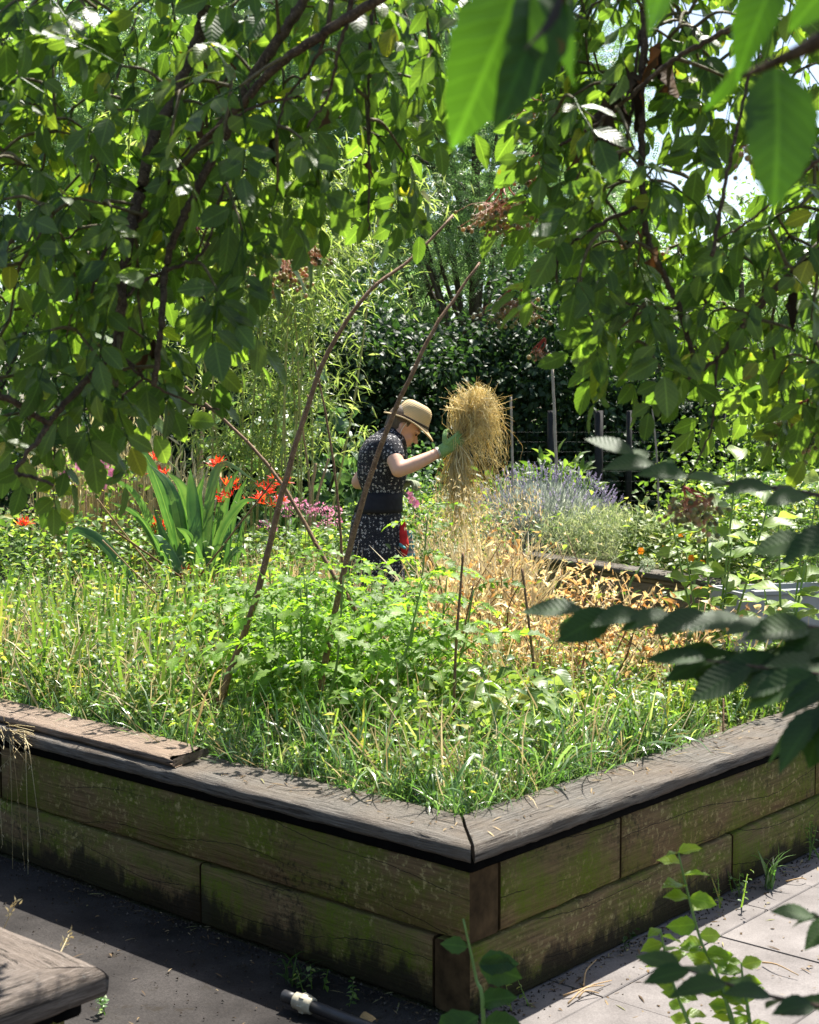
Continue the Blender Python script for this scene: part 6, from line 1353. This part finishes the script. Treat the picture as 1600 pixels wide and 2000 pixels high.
# weeds along the foot of the walls
for i_, (u, v, h, n, tpk, mat_, lab) in enumerate(((575, 1925, .10, 22, 'g', M_HORN, 'small dark weed growing above the pipe fitting'), (620, 1935, .07, 12, 'w', M_WEED, 'tiny leafy weed next to the pipe fitting'), (1505, 1735, .13, 16, 'g', M_GRASS, 'grass tuft where the short wall meets the paving'), (1420, 1770, .12, 14, 'w', M_WEED, 'thin leafy weed at the foot of the short wall'), (1440, 1755, .08, 12, 'w', M_WEED, 'small weed next to the grass tuft at the short wall'), (1585, 1680, .12, 16, 'w', M_WEED, 'leafy weed at the far end of the short wall'), (1010, 1975, .07, 9, 'w', M_WEED, 'seedling at the planter corner beside the paving'), (1225, 1845, .05, 10, 'w', M_HORN, 'low weed under the mossy short wall'), (205, 1985, .06, 12, 'w', M_GRASS, 'green seedling under the neighbouring planter corner'), (690, 1960, .05, 8, 'w', M_WEED, 'seedling behind the black pipe'))):
    b0 = PG(u, v, 0); a = Acc(); t = thing('weed', lab, 'weed', tuple(b0), 'weeds in the cracks by the planter')
    if tpk == 'g': grass(a, b0 + rng.normal(size=(n, 3)) * np.array([.012, .012, 0]), h * .6, h * 1.3, [blade_tpl(1, .07, 5, b_) for b_ in (.6, 1.2, 1.8)], .4)
    else: weeds(a, b0 + rng.normal(size=(max(2, n // 4), 3)) * np.array([.02, .02, 0]), h, 8, .018)
    part('leaves', a, mat_, t, kind='stuff')
# straw hanging over the long wall
hs = thing('hanging_straw', 'pale dry grass stems hanging over the long mossy wall', 'straw', tuple(bed(1.95, .0, ZC + CT)), None); a = Acc()
def wallp(u, v, off=-.055):
    """point just off the long wall's face seen at pixel"""
    r = FWD + (u - 800) / F * RT - (v - 1000) / F * UP; n_ = DR; o_ = C0 + DR * off; return CAM + r * (((o_ - CAM) @ n_) / (r @ n_))
for (u, v) in ((25, 1735), (55, 1740), (80, 1640), (10, 1600), (35, 1560), (0, 1500), (62, 1500), (30, 1480), (48, 1690), (15, 1530), (5, 1650)):
    u0 = rng.uniform(-20, 70); s0 = wallp(u0, 1440 + rng.normal() * 8, .02) + np.array([0, 0, .01]); m1 = wallp(u0 * .6 + u * .4, 1455 + rng.normal() * 6, -.075); e = wallp(u, v, -.06); cc = spline([s0, m1, (m1 + e) / 2 + np.array([.005, -.01, 0]), e], 14); tube(a, cc, np.linspace(.0018, .001, 14), 3, False)
    a.batch(seed, cc[-5:], frames(np.tile([.1, 0, -1.], (5, 1)) + rng.normal(size=(5, 3)) * .3, rand_dir(5)), .016)
for j in range(40):
    s0 = wallp(rng.uniform(-40, 30), 1440 + rng.normal() * 5, .03) + np.array([0, 0, .02]); e = wallp(rng.uniform(0, 70), 1445 + rng.normal() * 16, -.06 - rng.random() * .03); tube(a, spline([s0, (s0 + e) / 2 + np.array([0, 0, .015]), e], 6), .0013, 3, False)
part('stems', a, M_DRYGRASS, hs, kind='stuff')
# dry seed heads by the neighbouring planter
for i_, (u, v, lab) in enumerate(((115, 1850, 'dry seed head sticking up behind the neighbouring planter cap'), (10, 1790, 'dry seed head beside the neighbouring planter'))):
    e = P(u + 20, v - 25, 2.95); b0 = PG(u - 20, v + 60, ZC); t = thing('seed_head', lab, 'grass', tuple(b0), 'dry seed heads'); a = Acc(); tube(a, spline([b0, (b0 + e) / 2, e], 6), .0012, 3, False); a.batch(seed, e + np.linspace(-1, .2, 14)[:, None] * np.array([.018, 0, .03]) + rng.normal(size=(14, 3)) * .003, frames(np.tile([.5, 0, .8], (14, 1)) + rng.normal(size=(14, 3)) * .4, rand_dir(14)), .014); part('ear', a, M_DRYGRASS, t)
# litter: bits of straw, twig and leaf on paving, path and caps
k_ = Acc(); n = 420
uv = np.vstack([np.stack([rng.uniform(950, 1600, 230), rng.uniform(1690, 2000, 230)], 1), np.stack([rng.uniform(0, 900, 60), rng.uniform(1780, 2000, 60)], 1)])
T = np.array([PG(u, v, .003) for u, v in uv]); ab = np.stack([(T - C0) @ DL, (T - C0) @ DR], 1); keep = (ab[:, 0] < -.01) | (ab[:, 1] < -.01); T = T[keep]
near = np.stack([-rng.exponential(.03, 150) - .01, rng.uniform(-.05, 2.0, 150)], 1); T2 = C0 + near[:, :1] * DL + near[:, 1:] * DR + np.array([0, 0, .004]); near2 = np.stack([rng.uniform(0, 1.6, 90), -rng.exponential(.05, 90) - .01], 1); T3 = C0 + near2[:, :1] * DL + near2[:, 1:] * DR + np.array([0, 0, .004])
capl = np.stack([rng.uniform(.0, 1.0, 60), rng.uniform(0, .14, 60)], 1); T4 = C0 + capl[:, :1] * DL + capl[:, 1:] * DR + np.array([0, 0, ZC + CT + .003]); capr = np.stack([rng.uniform(0, .14, 80), rng.uniform(.1, 1.7, 80)], 1); T5 = C0 + capr[:, :1] * DL + capr[:, 1:] * DR + np.array([0, 0, ZC + CT + .003])
T = np.vstack([T, T2, T3, T4, T5]); n = len(T); th = rng.random(n) * 6.28; Y = np.stack([np.cos(th), np.sin(th), rng.normal(size=n) * .05], 1); Z = np.array([0, 0, 1.]) + rng.normal(size=(n, 3)) * .2
wh_ = rng.random(n); M = frames(Y, Z)
m = wh_ < .55; k_.batch(leaf_tpl(1, .09, 3, .2, .1), T[m], M[m], rng.uniform(.012, .06, m.sum())); m = ~m; k_.batch(leaf_tpl(1, .5, 3, .3, .2), T[m], M[m], rng.uniform(.006, .018, m.sum()))
li = obj('litter', k_.mesh('litter'), leaf_mat('dry_litter', [(0, (.05, .032, .018)), (.6, (.16, .11, .06)), (.9, (.32, .25, .15)), (1, (.18, .20, .07))], .1, (1, 1, 1), .8, .1, 0)); tag(li, 'scattered straw bits and dead leaves on the paving and planter caps', 'litter', kind='stuff')
k_ = Acc()
for (u0, v0, u1, v1) in ((1110, 1960, 1195, 1915), (1140, 1925, 1165, 1875), (1130, 1950, 1170, 1940), (1100, 1945, 1180, 1925), (1535, 1722, 1575, 1718), (1490, 1880, 1560, 1905)):
    p, q = PG(u0, v0, .008), PG(u1, v1, .010); tube(k_, spline([p, (p + q) / 2 + np.array([rng.normal() * .01, rng.normal() * .01, .012]), q], 7), np.linspace(.0028, .0015, 7), 5)
tw_ = obj('fallen_twigs', k_.mesh('fallen_twigs'), M_CANE); tag(tw_, 'thin dry stalks lying on the paving at the foot of the short wall', 'twigs', kind='stuff')

# crumbs of soil and grit swept against the walls and over the shaded path
k_ = Acc(); n = 2600; r_ = rng.random(n)
ga = np.where(r_ < .5, rng.uniform(-.1, 2.6, n), np.where(r_ < .75, -rng.exponential(.03, n) - .005, rng.uniform(-.1, 2.6, n))); gb = np.where(r_ < .5, -rng.exponential(.06, n) - .004, np.where(r_ < .75, rng.uniform(-.1, 2.2, n), -rng.uniform(0, 1.0, n)))
T = C0 + ga[:, None] * DL + gb[:, None] * DR + np.array([0, 0, .001]); tet = Acc().add([[-.5, -.4, 0], [.5, -.4, 0], [0, .5, 0], [.05, 0, .6]], [[0, 1, 3], [1, 2, 3], [2, 0, 3]]).tpl()
k_.batch(tet, T, upright(n, .3), rng.uniform(.002, .009, n))
gt = obj('grit', k_.mesh('grit', smooth=False), leaf_mat('grit_and_soil', [(0, (.02, .015, .012)), (.75, (.05, .04, .03)), (1, (.12, .105, .09))], .01, (1, 1, 1), .9, .1, 0)); tag(gt, 'soil crumbs and grit swept along the foot of the planter', 'grit', kind='stuff')
